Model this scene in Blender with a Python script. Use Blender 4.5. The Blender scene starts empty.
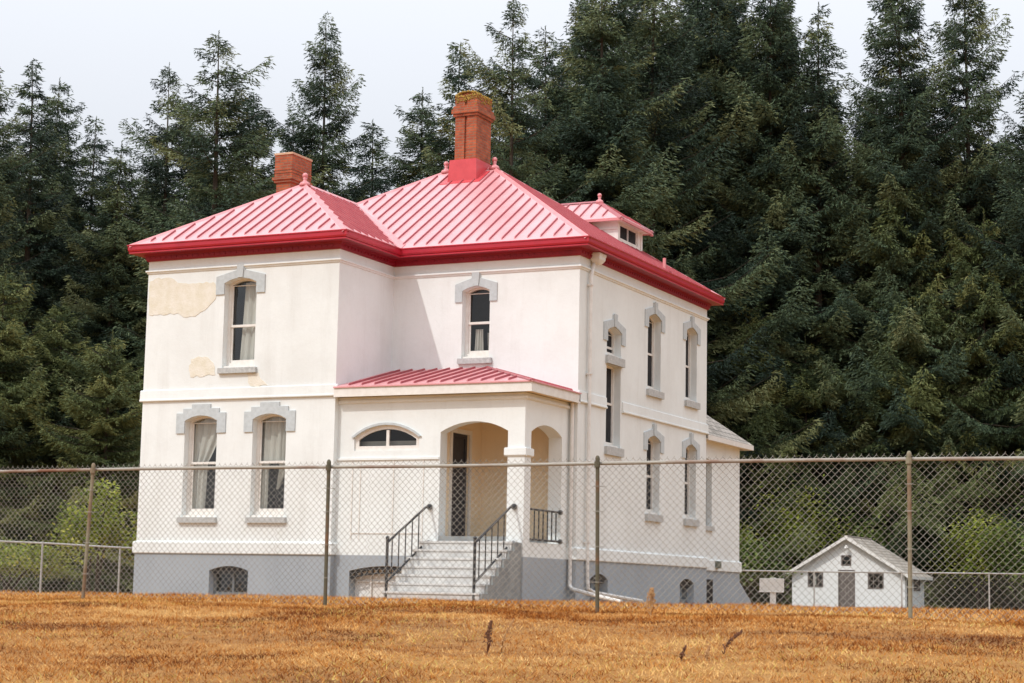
import bpy, bmesh, math, random
import numpy as np
from mathutils import Vector, Matrix
from mathutils.geometry import tessellate_polygon

scene = bpy.context.scene
COL = scene.collection
RND = random.Random(11)

# ------------------------------------------------------------------ helpers
class B:
    """collects faces, then links them as ONE mesh object"""
    def __init__(s): s.v = []; s.f = []; s.m = []; s.t = []
    def face(s, pts, m=0, t=0.5):
        n = len(s.v); s.v += [tuple(p) for p in pts]
        s.f.append(tuple(range(n, n + len(pts)))); s.m.append(m); s.t.append(t)
    def box(s, x0, x1, y0, y1, z0, z1, m=0):
        p = [(x0,y0,z0),(x1,y0,z0),(x1,y1,z0),(x0,y1,z0),(x0,y0,z1),(x1,y0,z1),(x1,y1,z1),(x0,y1,z1)]
        for q in ((0,3,2,1),(4,5,6,7),(0,1,5,4),(1,2,6,5),(2,3,7,6),(3,0,4,7)):
            s.face([p[i] for i in q], m)
    def mbox(s, mp, u0, u1, d0, d1, z0, z1, m=0):
        p = [mp(u,d,z) for z in (z0,z1) for (u,d) in ((u0,d0),(u1,d0),(u1,d1),(u0,d1))]
        for q in ((0,3,2,1),(4,5,6,7),(0,1,5,4),(1,2,6,5),(2,3,7,6),(3,0,4,7)):
            s.face([p[i] for i in q], m)
    def flat(s, loops, mp, d=0.0, m=0):
        pts = [q for l in loops for q in l]
        for tri in tessellate_polygon([[Vector((a,b,0)) for a,b in l] for l in loops]):
            s.face([mp(pts[i][0], d, pts[i][1]) for i in tri], m)
    def rim(s, loop, mp, d0, d1, m=0):
        n = len(loop)
        for i in range(n):
            a, b = loop[i], loop[(i+1) % n]
            s.face([mp(a[0],d0,a[1]), mp(b[0],d0,b[1]), mp(b[0],d1,b[1]), mp(a[0],d1,a[1])], m)
    def slab(s, loops, mp, d0, d1, m=0, back=False):
        s.flat(loops, mp, d0, m)
        if back: s.flat(loops, mp, d1, m)
        for l in loops: s.rim(l, mp, d0, d1, m)
    def tube(s, pts, r, n=8, m=0, cap=True):
        pts = [Vector(p) for p in pts]; rr = r if isinstance(r, (list, tuple)) else [r]*len(pts)
        rings = []; ref = None
        for i, p in enumerate(pts):
            d = (pts[min(i+1,len(pts)-1)] - pts[max(i-1,0)]).normalized()
            if ref is None:
                ref = Vector((0,0,1)) if abs(d.z) < .9 else Vector((1,0,0))
            a = (ref - d*ref.dot(d)).normalized(); ref = a; b = d.cross(a)
            k = len(s.v)
            s.v += [tuple(p + (a*math.cos(2*math.pi*j/n) + b*math.sin(2*math.pi*j/n))*rr[i]) for j in range(n)]
            rings.append(k)
        for k0, k1 in zip(rings, rings[1:]):
            for j in range(n):
                s.f.append((k0+j, k0+(j+1)%n, k1+(j+1)%n, k1+j)); s.m.append(m); s.t.append(.5)
        if cap:
            for k in (rings[0], rings[-1]):
                s.f.append(tuple(range(k, k+n))); s.m.append(m); s.t.append(.5)
    def ball(s, c, r, m=0, nu=10, nv=6, sz=1.0):
        k = len(s.v)
        for i in range(nv+1):
            ph = math.pi*i/nv
            for j in range(nu):
                th = 2*math.pi*j/nu
                s.v.append((c[0]+r*math.sin(ph)*math.cos(th), c[1]+r*math.sin(ph)*math.sin(th), c[2]+r*sz*math.cos(ph)))
        for i in range(nv):
            for j in range(nu):
                s.f.append((k+i*nu+j, k+i*nu+(j+1)%nu, k+(i+1)*nu+(j+1)%nu, k+(i+1)*nu+j)); s.m.append(m); s.t.append(.5)
    def build(s, name, mats, parent=None, smooth=False, tone=False, bevel=0):
        off = Vector(parent_loc(parent)) if parent else Vector((0,0,0))
        me = bpy.data.meshes.new(name)
        me.from_pydata([(x-off.x, y-off.y, z-off.z) for x,y,z in s.v], [], s.f)
        mats = mats if isinstance(mats, (list, tuple)) else [mats]
        for m in mats: me.materials.append(m)
        me.polygons.foreach_set('material_index', s.m)
        if tone:
            a = me.attributes.new('tone', 'FLOAT', 'FACE'); a.data.foreach_set('value', s.t)
        bm = bmesh.new(); bm.from_mesh(me)
        bmesh.ops.remove_doubles(bm, verts=bm.verts, dist=1e-5) if len(s.v) < 60000 and not tone else None
        if not tone: bmesh.ops.recalc_face_normals(bm, faces=bm.faces)
        bm.to_mesh(me); bm.free()
        if smooth:
            me.polygons.foreach_set('use_smooth', [True]*len(me.polygons))
        o = bpy.data.objects.new(name, me); COL.objects.link(o)
        if parent: o.parent = parent
        if bevel:
            md = o.modifiers.new('bevel', 'BEVEL'); md.width = bevel; md.segments = 2; md.limit_method = 'ANGLE'
        return o

def parent_loc(p):
    v = Vector((0,0,0))
    while p is not None:
        v += p.location; p = p.parent
    return v

def empty(name, loc, parent=None):
    o = bpy.data.objects.new(name, None); COL.objects.link(o); o.empty_display_size = .2
    if parent:
        o.parent = parent; o.location = Vector(loc) - parent_loc(parent)
    else: o.location = loc
    return o

def tag(o, label, cat, group=None, kind=None):
    o['label'] = label; o['category'] = cat
    if group: o['group'] = group
    if kind: o['kind'] = kind
    return o

def arc(u0, u1, zs, rise, n=10):
    """points from right springing to left springing, ends left out"""
    w = (u1-u0)/2; R = (w*w + rise*rise)/(2*rise); c = (u0+u1)/2; zc = zs + rise - R
    a = math.asin(min(1, w/R))
    return [(c + R*math.sin(a*(1-2*i/n)), zc + R*math.cos(a*(1-2*i/n))) for i in range(1, n)]

def opening(u0, u1, z0, zs, rise=0):
    return [(u0,z0),(u1,z0),(u1,zs)] + (arc(u0,u1,zs,rise) if rise else []) + [(u0,zs)]

def rect(u0, u1, z0, z1): return [(u0,z0),(u1,z0),(u1,z1),(u0,z1)]

# ------------------------------------------------------------------ materials
def mat(name, col, rough=.6, spec=.35, var=0, scale=3.0, col2=None, bump=0, bscale=30, metal=0, detail=5, coords='Object', stretch=(1,1,1), contrast=(.35,.65), coat=0):
    m = bpy.data.materials.new(name); m.use_nodes = True; nt = m.node_tree; N = nt.nodes; L = nt.links
    b = N['Principled BSDF']
    b.inputs['Roughness'].default_value = rough; b.inputs['Specular IOR Level'].default_value = spec; b.inputs['Metallic'].default_value = metal
    if coat: b.inputs['Coat Weight'].default_value = coat; b.inputs['Coat Roughness'].default_value = .25
    b.inputs['Base Color'].default_value = (*col, 1)
    tc = N.new('ShaderNodeTexCoord'); mp = N.new('ShaderNodeMapping'); mp.inputs['Scale'].default_value = stretch
    L.new(tc.outputs[coords], mp.inputs[0])
    if col2:
        n = N.new('ShaderNodeTexNoise'); n.inputs['Scale'].default_value = scale; n.inputs['Detail'].default_value = detail; n.inputs['Roughness'].default_value = .65
        L.new(mp.outputs[0], n.inputs['Vector'])
        r = N.new('ShaderNodeValToRGB'); r.color_ramp.elements[0].position = contrast[0]; r.color_ramp.elements[1].position = contrast[1]
        r.color_ramp.elements[0].color = (*col, 1); r.color_ramp.elements[1].color = (*col2, 1)
        L.new(n.outputs[0], r.inputs[0]); L.new(r.outputs[0], b.inputs['Base Color'])
    if bump:
        n2 = N.new('ShaderNodeTexNoise'); n2.inputs['Scale'].default_value = bscale; n2.inputs['Detail'].default_value = 4
        L.new(mp.outputs[0], n2.inputs['Vector'])
        bp = N.new('ShaderNodeBump'); bp.inputs['Strength'].default_value = bump; bp.inputs['Distance'].default_value = .02
        L.new(n2.outputs[0], bp.inputs['Height']); L.new(bp.outputs[0], b.inputs['Normal'])
    return m

def wall_paint(name, base, dirt, rough=.65):
    """white wall paint: broad soft blotches, thin run-down streaks, hairline cracks"""
    m = bpy.data.materials.new(name); m.use_nodes = True; nt = m.node_tree; N = nt.nodes; L = nt.links
    b = N['Principled BSDF']; b.inputs['Roughness'].default_value = rough; b.inputs['Specular IOR Level'].default_value = .25
    tc = N.new('ShaderNodeTexCoord')
    def noise(scale, stretch, detail=6):
        mp = N.new('ShaderNodeMapping'); mp.inputs['Scale'].default_value = stretch; L.new(tc.outputs['Object'], mp.inputs[0])
        n = N.new('ShaderNodeTexNoise'); n.inputs['Scale'].default_value = scale; n.inputs['Detail'].default_value = detail; n.inputs['Roughness'].default_value = .7
        L.new(mp.outputs[0], n.inputs['Vector']); return n
    def ramp(src, p0, p1, v0, v1):
        r = N.new('ShaderNodeMapRange'); r.inputs['From Min'].default_value = p0; r.inputs['From Max'].default_value = p1
        r.inputs['To Min'].default_value = v0; r.inputs['To Max'].default_value = v1; L.new(src, r.inputs[0]); return r.outputs[0]
    a = ramp(noise(.7, (1,1,1)).outputs[0], .40, .70, 0, .42)
    s = ramp(noise(1.1, (2.2,2.2,.22)).outputs[0], .52, .8, 0, .45)
    f = ramp(noise(14, (1,1,1)).outputs[0], .55, .8, 0, .25)
    ad = N.new('ShaderNodeMath'); L.new(a, ad.inputs[0]); L.new(s, ad.inputs[1])
    ad2 = N.new('ShaderNodeMath'); ad2.use_clamp = True; L.new(ad.outputs[0], ad2.inputs[0]); L.new(f, ad2.inputs[1])
    mx = N.new('ShaderNodeMix'); mx.data_type = 'RGBA'; mx.inputs[6].default_value = (*base,1); mx.inputs[7].default_value = (*dirt,1)
    L.new(ad2.outputs[0], mx.inputs[0]); L.new(mx.outputs[2], b.inputs['Base Color'])
    bp = N.new('ShaderNodeBump'); bp.inputs['Strength'].default_value = .25; bp.inputs['Distance'].default_value = .02
    L.new(noise(9, (1,1,1)).outputs[0], bp.inputs['Height']); L.new(bp.outputs[0], b.inputs['Normal'])
    return m

def brick(name, c1, c2, mortar, scale, w=.22, h=.075, msize=.012, rough=.85, offset=.5):
    m = bpy.data.materials.new(name); m.use_nodes = True; nt = m.node_tree; N = nt.nodes; L = nt.links
    b = N['Principled BSDF']; b.inputs['Roughness'].default_value = rough; b.inputs['Specular IOR Level'].default_value = .2
    tc = N.new('ShaderNodeTexCoord'); sx = N.new('ShaderNodeSeparateXYZ'); L.new(tc.outputs['Object'], sx.inputs[0])
    ad = N.new('ShaderNodeMath'); L.new(sx.outputs[0], ad.inputs[0]); L.new(sx.outputs[1], ad.inputs[1])
    cb = N.new('ShaderNodeCombineXYZ'); L.new(ad.outputs[0], cb.inputs[0]); L.new(sx.outputs[2], cb.inputs[1])
    br = N.new('ShaderNodeTexBrick'); br.inputs['Scale'].default_value = scale; br.inputs['Brick Width'].default_value = w; br.inputs['Row Height'].default_value = h
    br.inputs['Mortar Size'].default_value = msize; br.offset = offset
    br.inputs['Color1'].default_value = (*c1,1); br.inputs['Color2'].default_value = (*c2,1); br.inputs['Mortar'].default_value = (*mortar,1)
    L.new(cb.outputs[0], br.inputs['Vector'])
    n = N.new('ShaderNodeTexNoise'); n.inputs['Scale'].default_value = 5; n.inputs['Detail'].default_value = 6; L.new(tc.outputs['Object'], n.inputs['Vector'])
    mx = N.new('ShaderNodeMix'); mx.data_type = 'RGBA'; mx.blend_type = 'OVERLAY'; mx.inputs[0].default_value = .5
    L.new(br.outputs[0], mx.inputs[6]); L.new(n.outputs[0], mx.inputs[7]); L.new(mx.outputs[2], b.inputs['Base Color'])
    bp = N.new('ShaderNodeBump'); bp.inputs['Strength'].default_value = .6; bp.inputs['Distance'].default_value = .01; bp.invert = True
    L.new(br.outputs[1], bp.inputs['Height']); L.new(bp.outputs[0], b.inputs['Normal'])
    return m

def leafy(name, stops, rough=.6, trans=.0, spec=.25):
    """leaf colour varies leaf by leaf (tone attribute) and tree by tree"""
    m = bpy.data.materials.new(name); m.use_nodes = True; nt = m.node_tree; N = nt.nodes; L = nt.links
    b = N['Principled BSDF']; b.inputs['Roughness'].default_value = rough; b.inputs['Specular IOR Level'].default_value = spec
    a = N.new('ShaderNodeAttribute'); a.attribute_name = 'tone'
    oi = N.new('ShaderNodeObjectInfo')
    mr = N.new('ShaderNodeMapRange'); mr.inputs['To Min'].default_value = -.14; mr.inputs['To Max'].default_value = .14; L.new(oi.outputs['Random'], mr.inputs[0])
    ad = N.new('ShaderNodeMath'); ad.use_clamp = True; L.new(a.outputs['Fac'], ad.inputs[0]); L.new(mr.outputs[0], ad.inputs[1])
    r = N.new('ShaderNodeValToRGB'); el = r.color_ramp.elements
    el[0].position = stops[0][0]; el[0].color = (*stops[0][1],1); el[1].position = stops[-1][0]; el[1].color = (*stops[-1][1],1)
    for p, c in stops[1:-1]:
        e = el.new(p); e.color = (*c,1)
    L.new(ad.outputs[0], r.inputs[0]); L.new(r.outputs[0], b.inputs['Base Color'])
    if trans:
        t = N.new('ShaderNodeBsdfTranslucent'); L.new(r.outputs[0], t.inputs[0])
        mx = N.new('ShaderNodeMixShader'); mx.inputs[0].default_value = trans
        L.new(b.outputs[0], mx.inputs[1]); L.new(t.outputs[0], mx.inputs[2]); L.new(mx.outputs[0], N['Material Output'].inputs[0])
    return m

def glass_mat(name, refl=.0):
    m = bpy.data.materials.new(name); m.use_nodes = True; nt = m.node_tree; N = nt.nodes; L = nt.links
    N.remove(N['Principled BSDF'])
    tr = N.new('ShaderNodeBsdfTransparent'); tr.inputs[0].default_value = (.82,.84,.82,1)
    gl = N.new('ShaderNodeBsdfGlossy'); gl.inputs['Roughness'].default_value = .03; gl.inputs[0].default_value = (.9,.93,.95,1)
    n = N.new('ShaderNodeTexNoise'); n.inputs['Scale'].default_value = 2.2
    tc = N.new('ShaderNodeTexCoord'); L.new(tc.outputs['Object'], n.inputs['Vector'])
    bp = N.new('ShaderNodeBump'); bp.inputs['Strength'].default_value = .12; bp.inputs['Distance'].default_value = .05
    L.new(n.outputs[0], bp.inputs['Height']); L.new(bp.outputs[0], gl.inputs['Normal'])
    fr = N.new('ShaderNodeFresnel'); fr.inputs[0].default_value = 1.5
    mr = N.new('ShaderNodeMath'); mr.operation = 'ADD'; mr.use_clamp = True; mr.inputs[1].default_value = refl; L.new(fr.outputs[0], mr.inputs[0])
    mx = N.new('ShaderNodeMixShader'); L.new(mr.outputs[0], mx.inputs[0]); L.new(tr.outputs[0], mx.inputs[1]); L.new(gl.outputs[0], mx.inputs[2])
    L.new(mx.outputs[0], N['Material Output'].inputs[0])
    return m

WHITE = wall_paint('white_wall_paint', (.765,.80,.79), (.60,.61,.585))
PORCHW = wall_paint('cream_wall_paint', (.84,.70,.50), (.76,.61,.42))
MAROON = mat('dark_red_cornice', (.29,.008,.022), .45, .4, col2=(.23,.006,.018), scale=2)  # cornice colour, a darker red than the gutter
TRIM = mat('white_trim_paint', (.78,.76,.72), .5, .35, col2=(.70,.67,.62), scale=6)
GREYF = wall_paint('grey_foundation_paint', (.34,.375,.405), (.27,.305,.335))
STONE = mat('grey_lintel_paint', (.53,.575,.59), .7, .3, col2=(.45,.49,.50), scale=9, bump=.2, bscale=40)
SILL = mat('grey_sill_paint', (.52,.53,.52), .75, .3, col2=(.38,.39,.38), scale=14, bump=.3, bscale=50)
PLASTER = mat('bare_plaster', (.68,.64,.52), .85, .2, col2=(.76,.73,.65), scale=4, bump=.4, bscale=25)
ROOF = mat('red_metal_roof', (.71,.335,.345), .36, .5, col2=(.62,.265,.275), scale=1.3, stretch=(1,1,1), coat=.15)
SEAM = mat('shaded_red_metal_seam', (.33,.06,.075), .4, .5, col2=(.40,.09,.10), scale=3)  # darker than the roof sheet: shade on the rib sides put into the colour
CAPM = mat('red_ridge_cap', (.68,.27,.28), .4, .5, col2=(.62,.22,.23), scale=3)
GUT = mat('red_gutter_paint', (.47,.014,.034), .38, .5, col2=(.39,.010,.028), scale=1.5, coat=.15)
FLASH = mat('red_flashing', (.60,.06,.07), .4, .5, col2=(.52,.045,.055), scale=3)
BRICK = brick('chimney_brick', (.45,.115,.05), (.29,.072,.04), (.27,.14,.09), 1.0)
MOSS = mat('yellow_lichen', (.46,.30,.07), .95, .1, col2=(.24,.16,.05), scale=16, bump=.8, bscale=40)
CAPST = mat('chimney_crown', (.62,.42,.28), .9, .1, col2=(.5,.3,.2), scale=10)
GLASS = glass_mat('window_glass')
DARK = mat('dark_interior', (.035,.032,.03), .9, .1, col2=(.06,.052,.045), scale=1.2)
CURT = mat('sheer_curtain', (.66,.64,.60), .9, .1, col2=(.56,.54,.50), scale=8, stretch=(5,5,.4))
IRON = mat('black_iron', (.02,.022,.025), .5, .5, col2=(.035,.033,.032), scale=12)
STEP = mat('pale_concrete_step', (.65,.64,.61), .85, .2, col2=(.47,.465,.45), scale=5, bump=.4, bscale=30)
CONC = mat('grey_concrete', (.30,.31,.30), .9, .2, col2=(.20,.21,.21), scale=3.5, bump=.5, bscale=22)
PIPE = mat('white_pipe', (.76,.75,.72), .45, .4, col2=(.66,.64,.60), scale=4)
SHING = brick('grey_shingles', (.46,.41,.355), (.33,.295,.25), (.18,.165,.145), 1.0, w=.34, h=.16, msize=.015)
SHEDW = wall_paint('shed_white_paint', (.80,.80,.78), (.72,.71,.68))
SHEDD = mat('weathered_door', (.19,.16,.145), .8, .2, col2=(.13,.11,.10), scale=7, stretch=(4,4,.4))
DARKPANE = mat('darkened_pane', (.030,.031,.033), .9, .03, col2=(.05,.05,.052), scale=3)  # side and dormer window glass, its dark reflection put into a matte colour
SCREEN = mat('dark_screen_door', (.035,.035,.042), .6, .3, col2=(.05,.05,.058), scale=6)
GALV = mat('galvanised_wire', (.33,.315,.275), .55, .4, col2=(.22,.20,.165), scale=1.5, contrast=(.4,.6))
POST = mat('weathered_post', (.25,.225,.155), .75, .3, col2=(.20,.12,.07), scale=5, contrast=(.45,.62), bump=.4, bscale=60, stretch=(1,1,.5))
OLIVE = mat('dark_olive_post', (.105,.095,.062), .75, .3, col2=(.17,.095,.05), scale=6, contrast=(.5,.65), bump=.4, bscale=60)
RAIL = mat('rusty_rail', (.34,.315,.27), .8, .3, col2=(.20,.10,.065), scale=1.1, contrast=(.46,.66), detail=9, bump=.4, bscale=60)
GRAYRAIL = mat('grey_back_rail', (.40,.40,.385), .6, .4, col2=(.31,.31,.29), scale=3)
SIGNM = mat('white_sign_paint', (.74,.74,.71), .5, .35, col2=(.66,.66,.63), scale=4)
BARK = mat('spruce_bark', (.10,.08,.06), .95, .1, col2=(.055,.045,.038), scale=2.5, stretch=(3,3,.5), bump=.6, bscale=12)
SPRUCE = leafy('spruce_needles', [(0,(.014,.027,.019)),(.32,(.040,.068,.042)),(.62,(.098,.135,.066)),(1,(.20,.215,.095))], .65, .12)
OLIVESP = leafy('olive_spruce_needles', [(0,(.022,.035,.016)),(.32,(.062,.088,.034)),(.62,(.135,.16,.055)),(1,(.22,.225,.08))], .65, .12)
BROAD = leafy('broad_leaves', [(0,(.10,.15,.025)),(.35,(.24,.30,.045)),(.7,(.40,.43,.07)),(1,(.54,.50,.13))], .55, .4)
HEDGE = leafy('hedge_leaves', [(0,(.05,.08,.025)),(.4,(.10,.15,.035)),(.75,(.16,.21,.05)),(1,(.22,.25,.07))], .6, .25)
GRASS = leafy('dry_grass', [(0,(.13,.036,.012)),(.28,(.37,.118,.024)),(.55,(.56,.238,.050)),(.86,(.80,.53,.22)),(1,(.44,.42,.07))], .9, .2, .03)
DOCK = mat('dry_dock', (.22,.105,.06), .9, .1, col2=(.12,.06,.04), scale=30)
TAN = mat('tan_seed_head', (.52,.33,.16), .9, .1, col2=(.38,.2,.09), scale=30)

# ------------------------------------------------------------------ the house (z = 0 is the top of the grey foundation)
W1, W2, D1, Y1, ZW = 5.507, 10.555, 2.66, 11.734, 7.24
G0 = -1.25
house = empty('house', (5.2, 6.0, -1.0))
tag(house, 'large white two-storey house with red metal hip roof and two brick chimneys', 'house')

def front(y0): return lambda u, d, z: (u, y0 + d, z)
def back(y0): return lambda u, d, z: (u, y0 - d, z)
def right(x0): return lambda u, d, z: (x0 - d, u, z)
def left(x0): return lambda u, d, z: (x0 + d, u, z)
REV = .27

def window_hole(u0, u1, z0, zs, rise): return opening(u0, u1, z0, zs, rise)

def wall(name, mp, outer, holes, depth=REV, m=None, parent=house, inner=False):
    b = B(); b.flat([outer] + holes, mp, 0)
    for h in holes: b.rim(h, mp, 0, depth)
    if inner: b.flat([outer] + holes, mp, depth)
    return b.build(name, m or WHITE, parent)

# window list: (u0, u1, z0, zs, rise)
LOW1 = (1.29, 2.23, .87, 3.20, .13); LOW2 = (3.25, 4.19, .87, 3.20, .13); UPL = (2.29, 3.21, 4.47, 6.55, .12)
UPM = (7.44, 8.19, 4.84, 6.50, .11)
RB = (7.17, 8.11, 4.50, 6.37, .13); RC = (10.02, 10.91, 4.50, 6.40, .13)
RD = (7.17, 8.11, 1.29, 3.18, .13); RE = (10.01, 10.90, 1.29, 3.18, .13)
RA_UP = (4.40, 5.33, 5.04, 5.66, .12); RA_LO = (4.40, 5.33, 2.80, 4.83, 0)

wall('wall', front(0), rect(0, W1, 0, ZW), [window_hole(*w) for w in (LOW1, LOW2, UPL)])
wall('wall', right(W1), rect(0, D1, 0, ZW), [])
wall('wall', front(D1), rect(W1, W2, 0, ZW), [window_hole(*UPM)])
wall('wall', right(W2), rect(D1, Y1, 0, ZW), [window_hole(*w) for w in (RB, RC, RD, RE, RA_UP, RA_LO)])
wall('wall', back(Y1), rect(0, W2, 0, ZW), [])
wall('wall', left(0), rect(0, Y1, 0, ZW), [])

# foundation
FO = .022
BAS = (2.18, 3.28, -1.02, -.40, .11); BR1 = (3.49, 4.60, -.98, -.44, .14); BR2 = (9.63, 10.72, -.98, -.46, .14)
fb = B()
for mp, o, hs in ((front(-FO), rect(-FO, W1+FO, G0, 0), [opening(*BAS)]), (right(W1+FO), rect(-FO, D1, G0, 0), []),
                  (front(D1-FO), rect(W1, W2+FO, G0, 0), []), (right(W2+FO), rect(D1-FO, Y1+FO, G0, 0), [opening(*BR1), opening(*BR2)]),
                  (back(Y1+FO), rect(-FO, W2+FO, G0, 0), []), (left(-FO), rect(-FO, Y1+FO, G0, 0), [])):
    fb.flat([o]+hs, mp, 0)
    for h in hs: fb.rim(h, mp, 0, .3)
fb.build('foundation', GREYF, house)

def footprint(d):
    return [(-d,-d),(W1+d,-d),(W1+d,D1-d),(W2+d,D1-d),(W2+d,Y1+d),(-d,Y1+d)]
def loft(b, prof, m=0):
    loops = [[(x,y,z) for x,y in footprint(d)] for d,z in prof]
    for a, c in zip(loops, loops[1:]):
        for i in range(6):
            j = (i+1) % 6; b.face([a[i], a[j], c[j], c[i]], m)
b = B(); loft(b, [(0,.30),(.05,.275),(.065,.26),(.065,.015),(.055,-.004),(.0,-.004)]); b.build('water_table', WHITE, house)
b = B(); loft(b, [(0,7.0),(.055,6.985),(.06,6.95),(.03,6.93),(.025,6.905),(0,6.90)]); b.build('frieze_moulding', WHITE, house)
# belt course: broken where the stair window crosses it
b = B()
bp = [(0,3.99),(.035,3.97),(.045,3.76),(.062,3.745),(.062,3.715),(.04,3.70),(0,3.70)]
def run(b, mp, u0, u1, prof):
    for (d0,z0),(d1,z1) in zip(prof, prof[1:]):
        b.face([mp(u0,-d0,z0), mp(u1,-d0,z0), mp(u1,-d1,z1), mp(u0,-d1,z1)])
    for u in (u0, u1): b.face([mp(u,-d,z) for d,z in prof])
for mp, u0, u1 in ((front(0), -.062, W1+.062), (front(D1), 10.62, W2+.062), (right(W2), D1, 4.36), (right(W2), 5.42, Y1+.062), (left(0), 0, Y1)):
    b = B(); run(b, mp, u0, u1, bp); b.build('belt_course', WHITE, house)

# ---- windows
def lintel(name, mp, w, style, parent):
    u0, u1, z0, zs, rise = w; c = (u0+u1)/2; s = (u1-u0)/.94
    ar = arc(u0, u1, zs, rise)
    if style == 'stepped':
        out = [(u1,zs-.30),(u1+.245*s,zs-.30),(u1+.245*s,zs+.19),(u1+.05,zs+.19),(u1+.05,zs+.30),(u1-.20,zs+.30),(u1-.20,zs+.405)]
    else:
        out = [(u1,zs-.27),(u1+.245*s,zs-.27),(u1+.245*s,zs+.17),(c+.12,zs+.31),(c+.115,zs+.43)]
    mirror = [(2*c-a, z) for a, z in reversed(out)]
    loop = out + mirror + [(u0,zs)] + list(reversed(ar)) + [(u1,zs)]
    b = B(); b.slab([loop], mp, -.032, .0)
    if style == 'gabled':    # keystone, proud of the lintel
        b.slab([[(c-.075,zs+rise+.005),(c+.075,zs+rise+.005),(c+.10,zs+.445),(c-.10,zs+.445)]], mp, -.06, -.033)
    return b.build(name, STONE, parent)

def curtain(mp, edge_l, edge_r, ztop, zbot, d, parent, n=26, rows=10, seed=0):
    """hanging cloth between two edge curves (functions of t = 0 top .. 1 bottom)"""
    b = B(); k = 0; r = random.Random(seed); ph = r.random()*6
    for i in range(rows+1):
        t = i/rows; z = ztop + (zbot-ztop)*t; a, c = edge_l(t), edge_r(t)
        for j in range(n+1):
            q = j/n; u = a + (c-a)*q
            b.v.append(mp(u, d + .035*math.sin(q*19+ph) + .012*math.sin(q*43+t*3), z))
    for i in range(rows):
        for j in range(n):
            p = i*(n+1)+j
            b.f.append((p,p+1,p+n+2,p+n+1)); b.m.append(0); b.t.append(.5)
    return b.build('curtain', CURT, parent, smooth=True)

def window(mp, w, loc, style='stepped', mid=None, sill=True, sillh=.14, curtains=(), D=.19, f=.07, pane=('pane', None), parent=house):
    u0, u1, z0, zs, rise = w
    win = empty('window', loc, parent)
    op = opening(*w)
    inn = opening(u0+f, u1-f, z0+.14, zs-.03, rise*.9) if rise else rect(u0+f, u1-f, z0+.14, zs-f)
    b = B(); b.slab([op, inn], mp, D, D+.11)
    # sloped wooden sub-sill
    b.mbox(mp, u0+.002, u1-.002, .05, D, z0+.002, z0+.055)
    mid = mid if mid is not None else (z0+zs)/2+.05
    b.mbox(mp, u0+f, u1-f, D+.025, D+.085, mid-.028, mid+.028)
    # lower sash stands behind the upper one
    b.slab([rect(u0+f, u1-f, z0+.14, mid-.03), rect(u0+f+.65*f, u1-f-.65*f, z0+.215, mid-.031)], mp, D+.055, D+.095)
    b.slab([rect(u0+f, u1-f, mid+.03, zs-.03), rect(u0+f+.45*f, u1-f-.45*f, mid+.031, zs-.045)], mp, D+.035, D+.07)
    b.build('sash', TRIM, win)
    b = B(); b.flat([inn], mp, D+.078 if f > .05 else D+.045); b.build(pane[0], pane[1] or GLASS, win)
    if style: lintel('lintel', mp, w, style, win)
    if sill:
        b = B(); b.slab([[(u0-.075,z0-sillh),(u1+.095,z0-sillh),(u1+.095,z0-.004),(u0-.075,z0-.004)]], mp, -.085, .0, back=False)
        b.build('sill', SILL, win, bevel=.008)
    for i, (el, er, zt, zb) in enumerate(curtains): curtain(mp, el, er, zt, zb, .36, win, seed=i+int(u0*10))
    return win

lin = lambda a, c: (lambda t: a + (c-a)*t)
window(front(0), LOW1, (1.76,0,.87), mid=2.19, curtains=[(lin(1.30,1.30), lambda t: 2.16-.42*t**1.6, 3.30, 2.2), (lin(1.30,1.30), lambda t: 1.74-.06*t, 2.2, 1.0)])
window(front(0), LOW2, (3.72,0,.87), mid=2.19, curtains=[(lin(3.26,3.26), lambda t: 3.86-.02*t, 3.30, 2.2), (lambda t: 3.80+.02*t, lambda t: 4.15-.12*t, 3.30, 2.1), (lambda t: 3.82-.06*t, lambda t: 4.03-.23*t**1.3, 2.1, 1.55), (lin(3.26,3.26), lin(3.52,3.50), 2.2, 1.0)])
window(front(0), UPL, (2.75,0,4.47), 'gabled', mid=5.52, curtains=[(lambda t: 2.67-.11*t, lambda t: 3.19, 6.6, 4.5)])
window(front(D1), UPM, (7.81,D1,4.84), 'gabled', mid=5.735, curtains=[(lambda t: 7.66-.03*t, lambda t: 7.86+.02*t, 5.6, 4.95), (lambda t: 7.98+.03*t, lambda t: 8.1, 5.5, 4.95)])
for w in (RB, RC):
    window(right(W2), w, (W2, (w[0]+w[1])/2, w[2]), 'gabled', sillh=.18, D=.19, f=.04, pane=('darkened_pane', DARKPANE))
for w in (RD, RE):
    window(right(W2), w, (W2, (w[0]+w[1])/2, w[2]), 'gabled', sillh=.19, D=.19, f=.04, pane=('darkened_pane', DARKPANE))
# tall stair window, in two lights with a grey band between them
wa = window(right(W2), RA_UP, (W2, 4.86, 5.04), 'gabled', mid=5.3, sillh=.21, D=.19, f=.04, pane=('darkened_pane', DARKPANE))
window(right(W2), RA_LO, (W2, 4.86, 2.8), None, mid=3.9, sillh=.21, D=.19, f=.04, pane=('darkened_pane', DARKPANE))

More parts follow.
